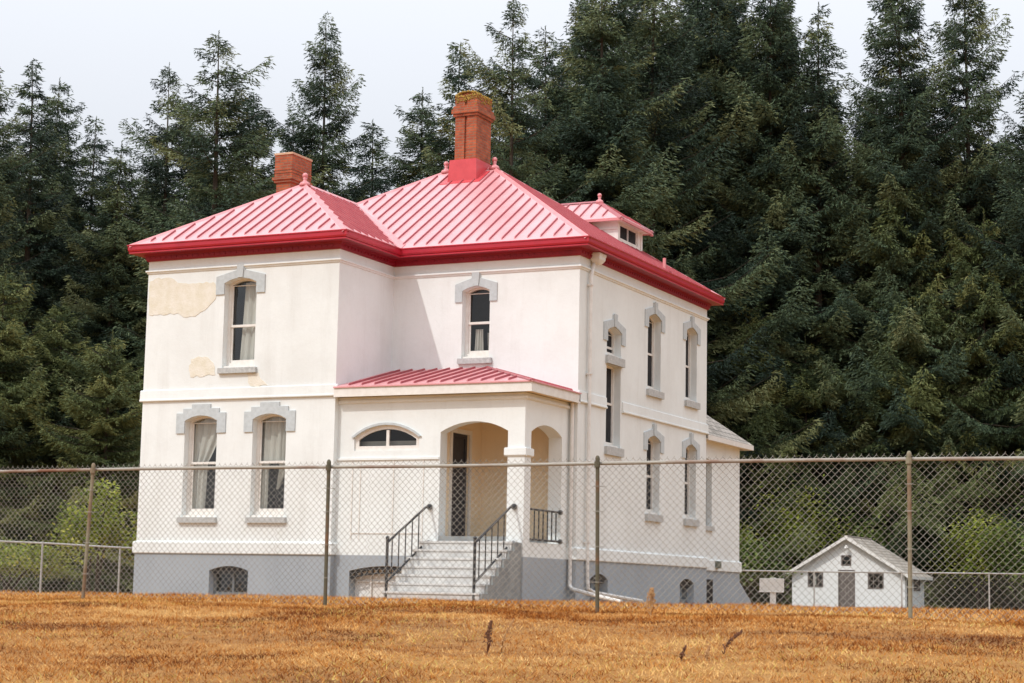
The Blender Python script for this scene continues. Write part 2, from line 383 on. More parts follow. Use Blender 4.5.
# basement windows
def basement(mp, w, loc, parent=house, hatch=False):
    u0, u1, z0, zs, rise = w
    win = empty('basement_window', loc, parent)
    op = opening(*w); b = B()
    inn = opening(u0+.06, u1-.06, z0+.12, zs-.02, rise*.9)
    b.slab([op, inn], mp, .2, .3)
    c = (u0+u1)/2
    b.mbox(mp, c-.025, c+.025, .215, .27, z0+.12, zs+rise-.06)
    b.build('sash', mat('grey_sash', (.16,.17,.17)) if 'grey_sash' not in bpy.data.materials else bpy.data.materials['grey_sash'], win)
    b = B(); b.flat([inn], mp, .26); b.build('pane', GLASS, win)
    b = B(); b.slab([opening(u0, u1, zs-.07, zs, rise)], mp, .10, .19); b.build('grille', IRON, win)
    return win
basement(front(-FO), BAS, (2.73, 0, -1.0)); basement(right(W2+FO), BR1, (W2, 4.05, -1.0)); basement(right(W2+FO), BR2, (W2, 10.2, -1.0))

# solid boxes behind the glass, the darkness of the rooms put into their colour
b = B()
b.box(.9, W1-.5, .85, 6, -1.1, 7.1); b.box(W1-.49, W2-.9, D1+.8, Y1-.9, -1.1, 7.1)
b.build('dark_backing_box', DARK, house)

# bare plaster where the white paint has come away
def patch(pts, seed):
    r = random.Random(seed); out = []
    for (a, c), (e, f) in zip(pts, pts[1:]+pts[:1]):
        n = max(2, int(math.hypot(e-a, f-c)/.09))
        for i in range(n):
            t = i/n; j = .028 if i else .01
            out.append((a+(e-a)*t+r.uniform(-j,j), c+(f-c)*t+r.uniform(-j,j)))
    b = B(); b.slab([out], front(0), -.010, .0); return b.build('bare_plaster_patch', PLASTER, house)
lift = lambda P: [(a, 6.80-(6.74-z)*.74) for a, z in P]
patch(lift([(.05,6.62),(.22,6.72),(.62,6.74),(.95,6.52),(1.35,6.48),(1.75,6.50),(2.02,6.42),(2.04,5.92),(1.80,5.62),(1.45,5.36),(1.20,5.34),(.92,5.50),(.50,5.46),(.05,5.50)]), 1)
patch([(1.38,4.72),(1.60,4.78),(1.88,4.76),(2.04,4.60),(2.12,4.32),(1.38,4.28),(1.33,4.45)], 2)
patch([(3.03,4.33),(3.37,4.32),(3.42,4.17),(3.62,4.02),(3.25,3.995),(3.07,4.08)], 3)

# ---- roof
OV, ZR, S = .367, 7.58, .635
ex0, ex1, ex2 = -OV, W1+OV, W2+OV
ey0, ey1, ey2 = -OV, D1-OV, Y1+OV
h1 = (ex1-ex0)/2; A = (ex0+h1, ey0+h1, ZR+S*h1); V = (A[0], ey1+h1, A[2])
h2 = (ey2-ey1)/2; ym = ey1+h2; Rr = (ex2-h2, ym, ZR+S*h2); Ll = (ex0+h2, ym, ZR+S*h2)
e0, e1, e2, e3, e4, e5 = [(x,y,ZR) for x,y in ((ex0,ey0),(ex1,ey0),(ex1,ey1),(ex2,ey1),(ex2,ey2),(ex0,ey2))]
FACES = [([e0,e1,A], (0,1)), ([e1,e2,V,A], (-1,0)), ([e2,e3,Rr,Ll,V], (0,1)), ([e3,e4,Rr], (-1,0)), ([e4,e5,Ll,Rr], (0,-1)), ([e5,e0,A,V,Ll], (1,0))]
rb = B()
for f, _ in FACES: rb.face(f)

def seams(b, poly, up, space=.345, hgt=.048, wid=.024, trim=.16, s=S, off=.5):
    """standing ribs running up the slope, clipped to the roof plane's outline"""
    ux, uy = up; ax = (-uy, ux)                       # along the eave
    P = [(p[0]*ax[0]+p[1]*ax[1], p[0]*ux+p[1]*uy, p[2]) for p in poly]
    v0 = min(p[1] for p in P); z0 = min(p[2] for p in P); amin, amax = min(p[0] for p in P), max(p[0] for p in P)
    n = int((amax-amin)/space); a = amin + ((amax-amin)-(n-1)*space)*off
    for i in range(n):
        q = a + i*space; hits = []
        for (p, r) in zip(P, P[1:]+P[:1]):
            if (p[0]-q)*(r[0]-q) < 0:
                t = (q-p[0])/(r[0]-p[0]); hits.append(p[1]+(r[1]-p[1])*t)
        if len(hits) < 2: continue
        lo, hi = min(hits)+trim, max(hits)-trim
        if hi-lo < .15: continue
        def pt(a_, v_, dz): return (a_*ax[0]+v_*ux, a_*ax[1]+v_*uy, z0+(v_-v0)*s+dz)
        h = wid/2
        pts = [pt(q-h,lo,-.01),pt(q+h,lo,-.01),pt(q+h,hi,-.01),pt(q-h,hi,-.01),pt(q-h,lo+.03,hgt),pt(q+h,lo+.03,hgt),pt(q+h,hi-.03,hgt),pt(q-h,hi-.03,hgt)]
        for k in ((4,5,6,7),(0,1,5,4),(1,2,6,5),(2,3,7,6),(3,0,4,7)): b.face([pts[i_] for i_ in k])
n0 = len(rb.f)
for f, up in FACES: seams(rb, f, up)
rb.m[n0:] = [1]*(len(rb.f)-n0)
roof = rb.build('roof', [ROOF, SEAM], house)
def ridge_cap(b, p, q, w=.095, lift=.035, drop=.05):
    p, q = Vector(p), Vector(q); d = (q-p).normalized(); s_ = d.cross(Vector((0,0,1))).normalized()*w; z = Vector((0,0,lift)); dn = Vector((0,0,-drop))
    b.face([p+s_+dn, q+s_+dn, q+z, p+z]); b.face([p-s_+dn, q-s_+dn, q+z, p+z])
cb = B()
for p, q in ((e0,A),(e1,A),(A,V),(e3,Rr),(e4,Rr),(e5,Ll),(Ll,Rr),(V,Ll)): ridge_cap(cb, p, q)
cb.build('ridge_cap', CAPM, roof)
# valley flashing
vb = B(); d = (Vector(V)-Vector(e2)); up1 = Vector((0,0,.012))
vb.face([Vector(e2)+Vector((-.26,0,.26*S))+up1, Vector(e2)+up1, Vector(V)+up1]); vb.face([Vector(e2)+up1, Vector(e2)+Vector((0,.26,.26*S))+up1, Vector(V)+up1])
vb.build('valley_flashing', CAPM, roof)

b = B(); loft(b, [(.30,7.605),(.372,7.605),(.405,7.60),(.405,7.575),(.385,7.56),(.383,7.475),(.365,7.435),(.335,7.425),(.362,7.415),(.362,7.385),(.34,7.38)])
b.build('gutter', GUT, house)
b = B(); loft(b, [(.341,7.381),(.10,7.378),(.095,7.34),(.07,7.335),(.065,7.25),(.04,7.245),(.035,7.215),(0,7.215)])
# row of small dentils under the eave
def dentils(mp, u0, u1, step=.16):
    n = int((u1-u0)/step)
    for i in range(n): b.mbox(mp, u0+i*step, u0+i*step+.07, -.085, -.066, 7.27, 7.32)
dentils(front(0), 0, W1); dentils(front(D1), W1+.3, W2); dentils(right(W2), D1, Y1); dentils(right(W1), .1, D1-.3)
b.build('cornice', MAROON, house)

def finial(p, parent, s=.75):
    b = B(); x, y, z = p
    b.tube([(x,y,z-.06),(x,y,z+.05*s),(x,y,z+.10*s),(x,y,z+.16*s),(x,y,z+.22*s)], [.22*s,.16*s,.07*s,.06*s,.085*s], 10)
    b.ball((x,y,z+.30*s), .10*s)
    b.build('finial', CAPM, parent, smooth=True)
finial(A, roof); finial(Rr, roof); finial(Ll, roof)
b = B(); b.tube([(10.62,8.15,7.70),(10.62,8.15,8.08)], .045, 8); b.build('vent_pipe', CAPM, roof)

# tall chimney
ch = empty('chimney', (5.42, 6.9, 10.0), house)
def ztop(y): return ZR + (y-ey1)*S
b = B()   # sheet-metal flashing box whose foot follows the slope
x0, x1, y0, y1 = 4.98, 5.86, 6.42, 7.55
zt = 10.82
b.face([(x0,y0,ztop(y0)-.03),(x1,y0,ztop(y0)-.03),(x1-.04,y0+.04,zt),(x0+.04,y0+.04,zt)])
b.face([(x1,y0,ztop(y0)-.03),(x1,y1,10.6),(x1-.04,y1-.04,zt),(x1-.04,y0+.04,zt)])
b.face([(x0,y0,ztop(y0)-.03),(x0,y1,10.6),(x0+.04,y1-.04,zt),(x0+.04,y0+.04,zt)])
b.face([(x0+.04,y0+.04,zt),(x1-.04,y0+.04,zt),(x1-.04,y1-.04,zt),(x0+.04,y1-.04,zt)]); b.face([(x0,y1,10.4),(x1,y1,10.4),(x1-.04,y1-.04,zt),(x0+.04,y1-.04,zt)])
sk = .16   # skirt on the slope
b.face([(x0-sk,y0-.13,ztop(y0-.13)+.02),(x1+sk,y0-.13,ztop(y0-.13)+.02),(x1+sk,ym-.25,ztop(ym-.25)+.02),(x0-sk,ym-.25,ztop(ym-.25)+.02)])
b.face([(x0-sk,y0-.13,ztop(y0-.13)+.02),(x1+sk,y0-.13,ztop(y0-.13)+.02),(x1+sk,y0-.13,ztop(y0-.13)-.04),(x0-sk,y0-.13,ztop(y0-.13)-.04)])
b.build('flashing', FLASH, ch)
def shaft(b, x0, x1, y0, y1, z0, z1, rec=.0):
    b.box(x0, x1, y0, y1, z0, z1)
b = B()
sx0, sx1, sy0, sy1 = 5.13, 5.78, 6.52, 7.42
# shaft made of two corner piers with a recessed slot on each long face
cx_, g = (sx0+sx1)/2, .035
b.box(sx0, cx_-g, sy0, sy1, 10.7, 12.03); b.box(cx_+g, sx1, sy0, sy1, 10.7, 12.03); b.box(cx_-g, cx_+g, sy0+.05, sy1-.05, 10.7, 12.03)
b.box(sx0-.045, sx1+.045, sy0-.045, sy1+.045, 12.03, 12.10); b.box(sx0-.085, sx1+.085, sy0-.085, sy1+.085, 12.10, 12.22); b.box(sx0-.05, sx1+.05, sy0-.05, sy1+.05, 12.22, 12.32)
b.box(sx0-.01, cx_-g, sy0-.01, sy1+.01, 12.32, 12.62); b.box(cx_+g, sx1+.01, sy0-.01, sy1+.01, 12.32, 12.62); b.box(cx_-g, cx_+g, sy0+.03, sy1-.03, 12.32, 12.62)
b.box(sx0+.05, sx1-.05, sy0+.05, sy1-.05, 12.62, 12.68)
b.build('shaft', BRICK, ch, bevel=.008)
b = B(); r = random.Random(5)
for i in range(260):
    x = r.uniform(sx0+.0, sx1-.0); y = r.uniform(sy0, sy1); b.ball((x, y, 12.63+.09*(1-abs((x-cx_)/.35)**2)), r.uniform(.025,.065), nu=6, nv=4, sz=.7)
for i in range(170):
    k = 12.62-abs(r.gauss(0,.11)); q = r.random(); on = r.random() < .5
    x, y = (sx0+q*(sx1-sx0), sy0-.012) if on else (sx1+.012, sy0+q*(sy1-sy0)); b.ball((x, y, k), r.uniform(.012,.032), nu=6, nv=4)
b.build('lichen', MOSS, ch, smooth=True)['kind'] = 'stuff'
# short chimney on the left slope
ch2 = empty('chimney', (1.3, 4.6, 9.0), house)
b = B(); lx0, lx1, ly0, ly1 = .95, 1.40, 4.2, 5.08
b.box(lx0, lx1, ly0, ly1, 8.2, 10.03)
b.box(lx0-.05, lx1+.05, ly0-.05, ly1+.05, 10.03, 10.10); b.box(lx0-.09, lx1+.09, ly0-.09, ly1+.09, 10.10, 10.17); b.box(lx0-.04, lx1+.06, ly0-.04, ly1+.06, 10.17, 10.78)
for z in (10.28, 10.36): b.box(lx0-.055, lx1+.075, ly0-.055, ly1+.075, z, z+.03)
b.build('shaft', BRICK, ch2, bevel=.008)
b = B(); b.box(lx0-.06, lx1+.08, ly0-.06, ly1+.08, 10.78, 10.84); b.build('cap', CAPST, ch2, bevel=.01)

# dormer on the right-hand slope
dm = empty('dormer', (9.3, 8.95, 8.6), house)
dx, dy0, dy1, dz = 9.30, 8.05, 9.85, 9.20
dw = rect(8.26, 9.56, 8.70, 9.12)
b = B(); b.flat([rect(dy0, dy1, 8.4, dz), dw], right(dx), 0); b.rim(dw, right(dx), 0, .12)
for y in (dy0, dy1): b.face([(dx,y,8.4),(dx,y,dz),(7.9,y,dz),(7.9,y,8.4)])
b.box(8.3, dx-.001, dy0-.03, dy0-.002, 8.94, 8.98)
for u in (dy0, dy1-.1): b.mbox(right(dx), u, u+.1, -.025, -.001, 8.45, dz)
b.build('wall', TRIM, dm)
b = B(); b.slab([dw, rect(8.30, 8.89, 8.75, 9.09), rect(8.93, 9.52, 8.75, 9.09)], right(dx), .03, .09); b.build('sash', TRIM, dm)
b = B(); b.flat([dw], right(dx), .06); b.build('darkened_pane', DARKPANE, dm)
b = B(); b.box(8.0, dx-.15, dy0+.05, dy1-.05, 8.3, dz-.02); b.build('dark_backing_box', DARK, dm)
o2 = .24; fx, fy0, fy1 = dx+o2, dy0-o2, dy1+o2; hh = (fy1-fy0)/2; ap = (fx-hh, (fy0+fy1)/2, dz+S*hh); bx = 7.25
DF = [([(fx,fy0,dz),(fx,fy1,dz),ap],(-1,0)), ([(bx,fy0,dz),(fx,fy0,dz),ap,(bx,ap[1],ap[2])],(0,1)), ([(fx,fy1,dz),(bx,fy1,dz),(bx,ap[1],ap[2]),ap],(0,-1))]
b = B()
for f, _ in DF: b.face(f)
n0 = len(b.f)
for f, up in DF: seams(b, f, up, trim=.1)
for p, q in (((fx,fy0,dz),ap),((fx,fy1,dz),ap),(ap,(bx,ap[1],ap[2]))): ridge_cap(b, p, q, .09, .03, .03)
b.m[n0:] = [1]*(len(b.f)-n0); b.build('roof', [ROOF, SEAM], dm)
b = B(); b.box(bx, fx, fy0, fy0+.05, dz-.07, dz-.002); b.box(fx-.05, fx+.002, fy0+.051, fy1-.051, dz-.07, dz-.003); b.box(bx, fx, fy1-.05, fy1, dz-.07, dz-.002); b.build('eave_trim', CAPM, dm)
b = B(); b.face([(bx,fy0+.04,dz-.05),(fx-.04,fy0+.04,dz-.05),(fx-.04,fy1-.04,dz-.05),(bx,fy1-.04,dz-.05)]); b.build('soffit', TRIM, dm)
finial((ap[0],ap[1],ap[2]), dm, .6)
finial((fx-.02,fy1-.05,dz-.05), dm, .25)

# ---- entrance porch
PY, PX, PF = .18, 10.35, .45
pc = empty('porch', (8.0, 1.4, -1.0), house)
PT = .34
ARCH = opening(8.22, 9.93, .05, 2.82, .23); PWIN = opening(5.95, 7.67, 2.42, 2.72, .29)
SARCH = opening(.52, 2.24, .34, 2.82, .21)
b = B(); b.flat([rect(W1, PX, 0, 3.68), ARCH, PWIN], front(PY), 0); b.rim(ARCH, front(PY), 0, PT); b.rim(PWIN, front(PY), 0, .12)
b.flat([rect(PY, D1, 0, 3.68), SARCH], right(PX), 0); b.rim(SARCH, right(PX), 0, PT)
b.build('wall', WHITE, pc)
b = B()   # inside faces, side wall of the vestibule, ceiling
b.flat([rect(8.05, PX-PT, .02, 3.4), opening(8.22,9.93,.05,2.82,.23)], front(PY+PT), 0)
b.flat([rect(PY+PT, D1, .3, 3.4), SARCH], right(PX-PT), 0)
VD = rect(1.08, 1.98, PF, 2.9)
b.flat([rect(PY+PT, D1, .3, 3.4), VD], right(8.05), 0); b.rim(VD, right(8.05), 0, .10)
b.face([(8.05,PY+PT,3.38),(PX-PT,PY+PT,3.38),(PX-PT,D1,3.38),(8.05,D1,3.38)])
b.face([(8.05,D1-.004,.3),(PX-PT,D1-.004,.3),(PX-PT,D1-.004,3.38),(8.05,D1-.004,3.38)])
b.build('inner_wall', PORCHW, pc)
b = B(); b.slab([rect(.98, 2.08, PF, 3.0), rect(1.08, 1.98, PF+.001, 2.9)], right(8.05), -.035, .0); b.build('door_frame', TRIM, pc)
b = B(); b.slab([rect(1.08, 1.98, PF, 2.9), rect(1.18, 1.88, 1.35, 2.8), rect(1.18, 1.88, .62, 1.22)], right(8.05), .05, .09)
b.flat([rect(1.16, 1.90, .6, 2.82)], right(8.05), .08); b.mbox(right(8.05), 1.84, 1.87, .0, .05, 1.25, 1.38)
b.build('screen_door', SCREEN, pc)
b = B(); b.box(8.225, 9.925, PY+.02, D1, .30, PF); b.box(8.05, PX-PT, PY+PT, D1, .30, PF-.003); b.build('floor_slab', CONC, pc)
# lamp on the porch wall
b = B(); b.tube([(8.95,D1-.01,2.05),(8.95,D1-.14,2.1),(8.95,D1-.16,2.0)], .02, 6); b.ball((8.95,D1-.16,1.92), .085); b.ball((8.95,D1-.03,2.05), .05); b.build('wall_lamp', IRON, pc, smooth=True)
b = B(); b.box(9.06, 9.2, 1.2, 1.34, 3.33, 3.377); b.build('ceiling_light', IRON, pc)
# foundation of the porch with a wide cellar opening
PB = opening(5.93, 7.95, -1.02, -.36, .12)
b = B(); b.flat([rect(W1, PX+.01, G0, 0), PB], front(PY-.012), 0); b.rim(PB, front(PY-.012), 0, .32)
b.flat([rect(PY-.012, D1, G0, 0)], right(PX+.01), 0); b.build('foundation', GREYF, pc)
b = B(); b.flat([rect(5.9, 8.0, G0, -.1)], front(PY), .28); b.box(6.35, 6.39, PY+.235, PY+.27, -1.05, -.45); b.box(6.0,7.9,PY+.24,PY+.27,-.62,-.58); b.build('cellar_panel', TRIM, pc)
b = B()
n = 12
ar = list(reversed(arc(5.95, 7.93, -.46, .12, 14))); ar = [(5.95,-.46)]+ar+[(7.93,-.46)]
b.tube([(u, PY+.05, z+.05) for u, z in ar], .03, 6); b.tube([(u, PY+.05, z-.06) for u, z in ar], .02, 6)
for i, (u, z) in enumerate(ar): b.box(u-.02, u+.02, PY+.03, PY+.07, z-.07, z+.06)
b.build('grille', IRON, pc)
# mouldings, imposts, panel
b = B()
run(b, front(PY), W1, PX+.06, [(0,3.61),(.05,3.60),(.06,3.55),(.03,3.53),(0,3.52)]); run(b, right(PX), PY, D1, [(0,3.61),(.05,3.60),(.06,3.55),(.03,3.53),(0,3.52)])
run(b, front(PY), W1, 8.2, [(0,2.26),(.035,2.25),(.035,2.20),(0,2.19)])
run(b, front(PY), 9.86, PX+.05, [(0,2.44),(.05,2.42),(.05,2.27),(.02,2.24),(0,2.24)]); run(b, right(PX), PY, .58, [(0,2.44),(.05,2.42),(.05,2.27),(.02,2.24),(0,2.24)])
b.box(9.87, 9.929, PY, PY+PT, 2.26, 2.42); b.box(PX-PT, PX, .52, .58, 2.26, 2.42)
b.build('moulding', WHITE, pc)
b = B()
for u in (5.93, 6.14, 7.02, 7.80): b.mbox(front(PY), u, u+.02, -.018, 0, .35, 2.19)
b.mbox(front(PY), 5.95, 7.8, -.018, 0, .5, .52); b.build('panel_batten', TRIM, pc)
b = B(); pin = opening(6.05, 7.57, 2.53, 2.68, .24)
b.slab([PWIN, pin], front(PY), .05, .12); b.mbox(front(PY), 6.775, 6.845, .055, .11, 2.53, 2.90)
b.build('window_frame', TRIM, pc)
b = B(); ho = opening(5.89, 7.73, 2.42, 2.74, .33)[2:]; hi = opening(5.94, 7.68, 2.42, 2.72, .295)[2:]
b.slab([ho + list(reversed(hi))], front(PY), -.045, 0); b.build('window_hood', STONE, pc)
b = B(); b.flat([pin], front(PY), .10); b.build('pane', GLASS, pc)
b = B(); b.mbox(front(PY), 5.9, 7.7, .27, .28, 2.3, 2.66); b.build('pale_panel', CURT, pc)  # flat pale panel behind the lower part of the panes
b = B(); b.box(5.7, 7.95, .75, 2.5, .2, 3.3); b.build('dark_backing_box', DARK, pc)
# eaves and roof
ez, ey, exr = 3.91, -.09, 10.62
b = B()
b.box(W1+.004, exr, ey, ey+.05, 3.67, ez-.008); b.box(exr-.05, exr, ey+.05, D1-.002, 3.67, ez-.008)
b.build('fascia', TRIM, pc)
b = B(); b.face([(W1,ey+.04,3.69),(exr-.04,ey+.04,3.69),(exr-.04,D1,3.69),(PX,D1,3.69),(PX,PY,3.69),(W1,PY,3.69)]); b.build('soffit', PORCHW, pc)
zt_ = 4.61; q0, q1, q2 = (W1,ey-.03,ez),(exr+.03,ey-.03,ez),(exr+.03,D1,ez); t0, t1 = (W1,D1,zt_),(8.15,D1,zt_)
b = B(); b.face([q0,q1,t1,t0]); b.face([q1,q2,t1]); b.face([q0,q1,(exr+.03,ey-.03,ez-.03),(W1,ey-.03,ez-.03)]); b.face([q1,q2,(exr+.03,D1,ez-.03),(exr+.03,ey-.03,ez-.03)])
n0 = len(b.f); seams(b, [q0,q1,t1,t0], (0,1), s=.7/(D1-ey+.03), hgt=.05, trim=.14); seams(b, [q1,q2,t1], (-1,0), s=.7/(exr+.03-8.15), hgt=.04, trim=.14)
ridge_cap(b, q1, t1, .08, .03, .0); b.m[n0:] = [1]*(len(b.f)-n0); b.build('roof', [ROOF, SEAM], pc)

# steps and hand rails
st = empty('staircase', (9.1, -.8, -1.0), house)
b = B(); SX0, SX1 = 7.93, 10.26
for k in range(1, 8):
    yf = -.20-.265*(7-k); z1 = -1.0+.19*k
    b.box(SX0-.01, SX1+.012, yf-.022, yf-.001, z1-.055, z1+.001)
    b.box(SX0+.002*k, SX1-.002*k, yf, PY-.014, -1.3 if k == 1 else z1-.19+.0005, z1)
b.build('step', STEP, st, bevel=.012)
pf = [(PY-.016,-1.3), (-1.775,-1.3)]
for k in range(1, 8):
    yf = -.20-.265*(7-k)+.015; z1 = -1.0+.19*k-.02
    pf += [(yf, z1-.19 if k > 1 else -1.2), (yf, z1)]
pf += [(PY-.016, z1)]
b = B(); b.slab([pf], right(10.325), 0, .06, back=True)
b.build('stringer_wall', CONC, st)
def handrail(x):
    b = B(); yb, yt = -1.78, -.10
    def top(t): return (x, yb+(yt-yb)*t, .24+.82*t)
    def low(t): return (x, yb+(yt-yb)*t, -.62+.86*t)
    b.tube([(x,yb,-1.1),(x,yb,.33)], .034, 8); b.ball((x,yb,.34), .045)
    b.tube([top(0)] + [top(t) for t in (.3,.6,.9)] + [(x,yt+.05,1.09),(x,yt+.25,1.11)], .027, 8)
    b.tube([low(0)] + [low(t) for t in (.3,.6,.9)] + [(x,yt+.05,.27),(x,yt+.26,.29)], .024, 8)
    for z in (1.11, .29): b.ball((x,yt+.24,z), .068)
    for t in (.13,.31,.49,.67,.85): b.tube([low(t), top(t)], .016, 6)
    b.build('handrail', IRON, st)
handrail(8.0); handrail(10.13)
b = B()
for z in (1.075, .40): b.tube([(PX+.02,.52,z),(PX+.02,2.16,z)], .024, 8); b.ball((PX+.02,2.17,z), .062)
for i in range(6): y = .72+.24*i; b.tube([(PX+.02,y,.40),(PX+.02,y,1.075)], .018, 6)
b.build('porch_railing', IRON, house)

# rain pipes
b = B(); xx = W2+.085
b.tube([(xx,3.33,7.12),(xx,3.22,6.9),(xx,3.16,6.7),(xx,3.16,.2),(xx,3.2,-.55)], .045, 8)
b.tube([(xx,3.2,-.5),(xx+.01,3.22,-.66),(xx+.05,3.4,-.74),(xx+.1,4.2,-.80),(xx+.15,6.3,-.93)], .048, 8)
for z in (6.55, 4.4, 2.3, .4): b.box(xx-.075, xx+.055, 3.10, 3.22, z, z+.04)
for i in range(3): pass
b.build('downpipe', PIPE, house)
b = B(); hx, hy = W2+.14, 3.42
lp = lambda s, z: [(hx-.13*s,hy-.2*s,z),(hx+.13*s,hy-.2*s,z),(hx+.13*s,hy+.2*s,z),(hx-.13*s,hy+.2*s,z)]
rings = [lp(.35,7.10), lp(.6,7.14), lp(.95,7.22), lp(1.0,7.30), lp(1.08,7.31), lp(1.08,7.37)]
for a, c in zip(rings, rings[1:]):
    for i in range(4): b.face([a[i],a[(i+1)%4],c[(i+1)%4],c[i]])
b.face(rings[0]); b.face(rings[-1]); b.build('rain_head', PIPE, house)
b = B(); px_, py_ = 10.45, D1-.07
b.tube([(px_,py_,3.68),(px_,py_,-.5)], .045, 8); b.tube([(px_,py_,-.45),(px_,py_-.01,-.60),(px_+.08,py_-.06,-.68),(px_+.9,py_-.35,-.84),(px_+1.5,py_-.5,-.95)], .048, 8)
b.build('downpipe', PIPE, house)

# ---- low rear wing
rw = empty('rear_wing', (7.2, 13.6, -1.0), house)
RX0, RX1, RY1 = 3.5, 10.30, 15.42
rwin = opening(12.15, 12.95, 1.2, 3.0, .1)
b = B(); b.flat([rect(Y1, RY1, -.02, 3.62), rwin], right(RX1), 0); b.rim(rwin, right(RX1), 0, .2); b.flat([rect(RX0, RX1, -.02, 3.62)], back(RY1), 0); b.flat([rect(Y1, RY1, -.02, 3.62)], left(RX0), 0)
run(b, right(RX1), Y1, RY1+.05, [(0,.26),(.06,.23),(.06,-.05),(0,-.06)]); b.build('wall', WHITE, rw)
b = B(); b.flat([rwin], right(RX1), .16); b.build('pane', GLASS, rw)
b = B(); b.box(RX1-.3, RX1+.08, 12.1, 13.0, 1.06, 1.19); b.build('sill', SILL, rw)
b = B(); b.flat([rect(Y1, RY1, G0, -.04)], right(RX1+.01), 0); b.flat([rect(RX0, RX1, G0, -.04)], back(RY1), 0); b.flat([rect(Y1, RY1, G0, -.04)], left(RX0), 0)
b.build('foundation', GREYF, rw)
b = B(); b.box(RX1-.02, RX1+.03, 11.95, 13.0, -.95, -.30); b.build('cellar_vent', DARK, rw)
b = B(); b.box(RX1+.0, RX1+.16, 13.1, 13.35, .02, .22); b.build('meter_box', mat('meter_grey', (.12,.13,.10)), rw)
rz, ro, rs = 3.70, .33, .78
hw = (RX1-RX0)/2+ro
a0, a1, a2, a3 = (RX0-ro,Y1,rz),(RX1+ro,Y1,rz),(RX1+ro,RY1+ro,rz),(RX0-ro,RY1+ro,rz)
m_ = (RX1-RX0)/2+ro; rtop = (RX0+(RX1-RX0)/2, RY1+ro-m_, rz+m_*rs)
b = B(); ly = RY1+ro-Y1
i1 = (RX1+ro-ly, Y1, rz+ly*rs); i0 = (RX0-ro+ly, Y1, rz+ly*rs)
b.face([a1,a2,i1]); b.face([a2,a3,i0,i1]); b.face([a3,a0,i0]); b.build('roof', SHING, rw)
b = B(); b.box(RX1+ro-.04, RX1+ro, Y1+.01, RY1+ro, rz-.14, rz-.004); b.box(RX0-ro, RX1+ro-.041, RY1+ro-.04, RY1+ro, rz-.14, rz-.004)
b.face([(RX1,Y1,rz-.1),(RX1+ro-.03,Y1,rz-.1),(RX1+ro-.03,RY1+ro,rz-.1),(RX1,RY1+ro,rz-.1)]); b.build('eave_trim', TRIM, rw)
# sloping cellar hatch behind the wing
b = B(); hq = [(RY1,-.15),(RY1,-1.2),(RY1+1.6,-1.2),(RY1+1.6,-1.0)]
b.slab([[(y,z) for y,z in hq]], right(RX1-.1), 0, 1.6, back=True); b.build('cellar_hatch', GREYF, rw)

# ------------------------------------------------------------------ ground
def gh(x, y):
    """ground height: level lawn round the house, falling away below the fence towards the viewer"""
    x = np.asarray(x, float); y = np.asarray(y, float)
    t = np.clip((-20.8 - y)/3.0, 0, None); fall = np.where(t < 1, .5*t*t, t-.5)*3.0*.085
    z = -1.0 - np.minimum(fall, 3.5)
    lw = np.clip((7-x)/10, 0, 1)*np.clip((y+19)/12, 0, 1); z -= .10*lw
    z -= .10*np.clip((y-14)/30, 0, 1)
    near = np.clip((60-np.abs(y+10))/40, 0, 1)
    z += near*(.016*np.sin(x*1.7+.6*y)+.012*np.sin(x*.9-1.9*y+1)+.010*np.sin(2.9*x+2.3*y))
    return z
def axis(a, b, step, far):
    c = list(np.arange(a, b+1e-6, step)); lo, hi = [], []; s = step
    while c[0]-sum([]) > -far: s *= 1.45; c.insert(0, c[0]-s)
    s = step
    while c[-1] < far: s *= 1.45; c.append(c[-1]+s)
    return np.array(c)
gx, gy = axis(0, 36, .3, 900), axis(-38, 2, .3, 900)
X, Y = np.meshgrid(gx, gy); Z = gh(X, Y)
me = bpy.data.meshes.new('ground'); nx, ny = len(gx), len(gy)
idx = np.arange(nx*ny).reshape(ny, nx)
q = np.stack([idx[:-1,:-1], idx[:-1,1:], idx[1:,1:], idx[1:,:-1]], -1).reshape(-1, 4)
me.from_pydata(np.stack([X.ravel(), Y.ravel(), Z.ravel()], 1).tolist(), [], q.tolist())
me.polygons.foreach_set('use_smooth', [True]*len(me.polygons))
ground = bpy.data.objects.new('ground', me); COL.objects.link(ground); ground['kind'] = 'structure'
gm = bpy.data.materials.new('dry_lawn'); gm.use_nodes = True; nt = gm.node_tree; N = nt.nodes; L = nt.links
bs = N['Principled BSDF']; bs.inputs['Roughness'].default_value = .95; bs.inputs['Specular IOR Level'].default_value = .1
tc = N.new('ShaderNodeTexCoord')
def gnoise(sc, st=(1,1,1), det=6):
    mp = N.new('ShaderNodeMapping'); mp.inputs['Scale'].default_value = st; L.new(tc.outputs['Object'], mp.inputs[0])
    n = N.new('ShaderNodeTexNoise'); n.inputs['Scale'].default_value = sc; n.inputs['Detail'].default_value = det; n.inputs['Roughness'].default_value = .7; L.new(mp.outputs[0], n.inputs['Vector']); return n
r1 = N.new('ShaderNodeValToRGB'); e = r1.color_ramp.elements
e[0].position = .3; e[0].color = (.20,.085,.028,1); e[1].position = .72; e[1].color = (.56,.32,.10,1); k = e.new(.5); k.color = (.40,.185,.045,1)
L.new(gnoise(.55, (.6,1.5,1)).outputs[0], r1.inputs[0])
r2 = N.new('ShaderNodeValToRGB'); e = r2.color_ramp.elements
e[0].position = .35; e[0].color = (.22,.10,.045,1); e[1].position = .7; e[1].color = (.55,.33,.14,1)
L.new(gnoise(9, (1,1,1), 8).outputs[0], r2.inputs[0])
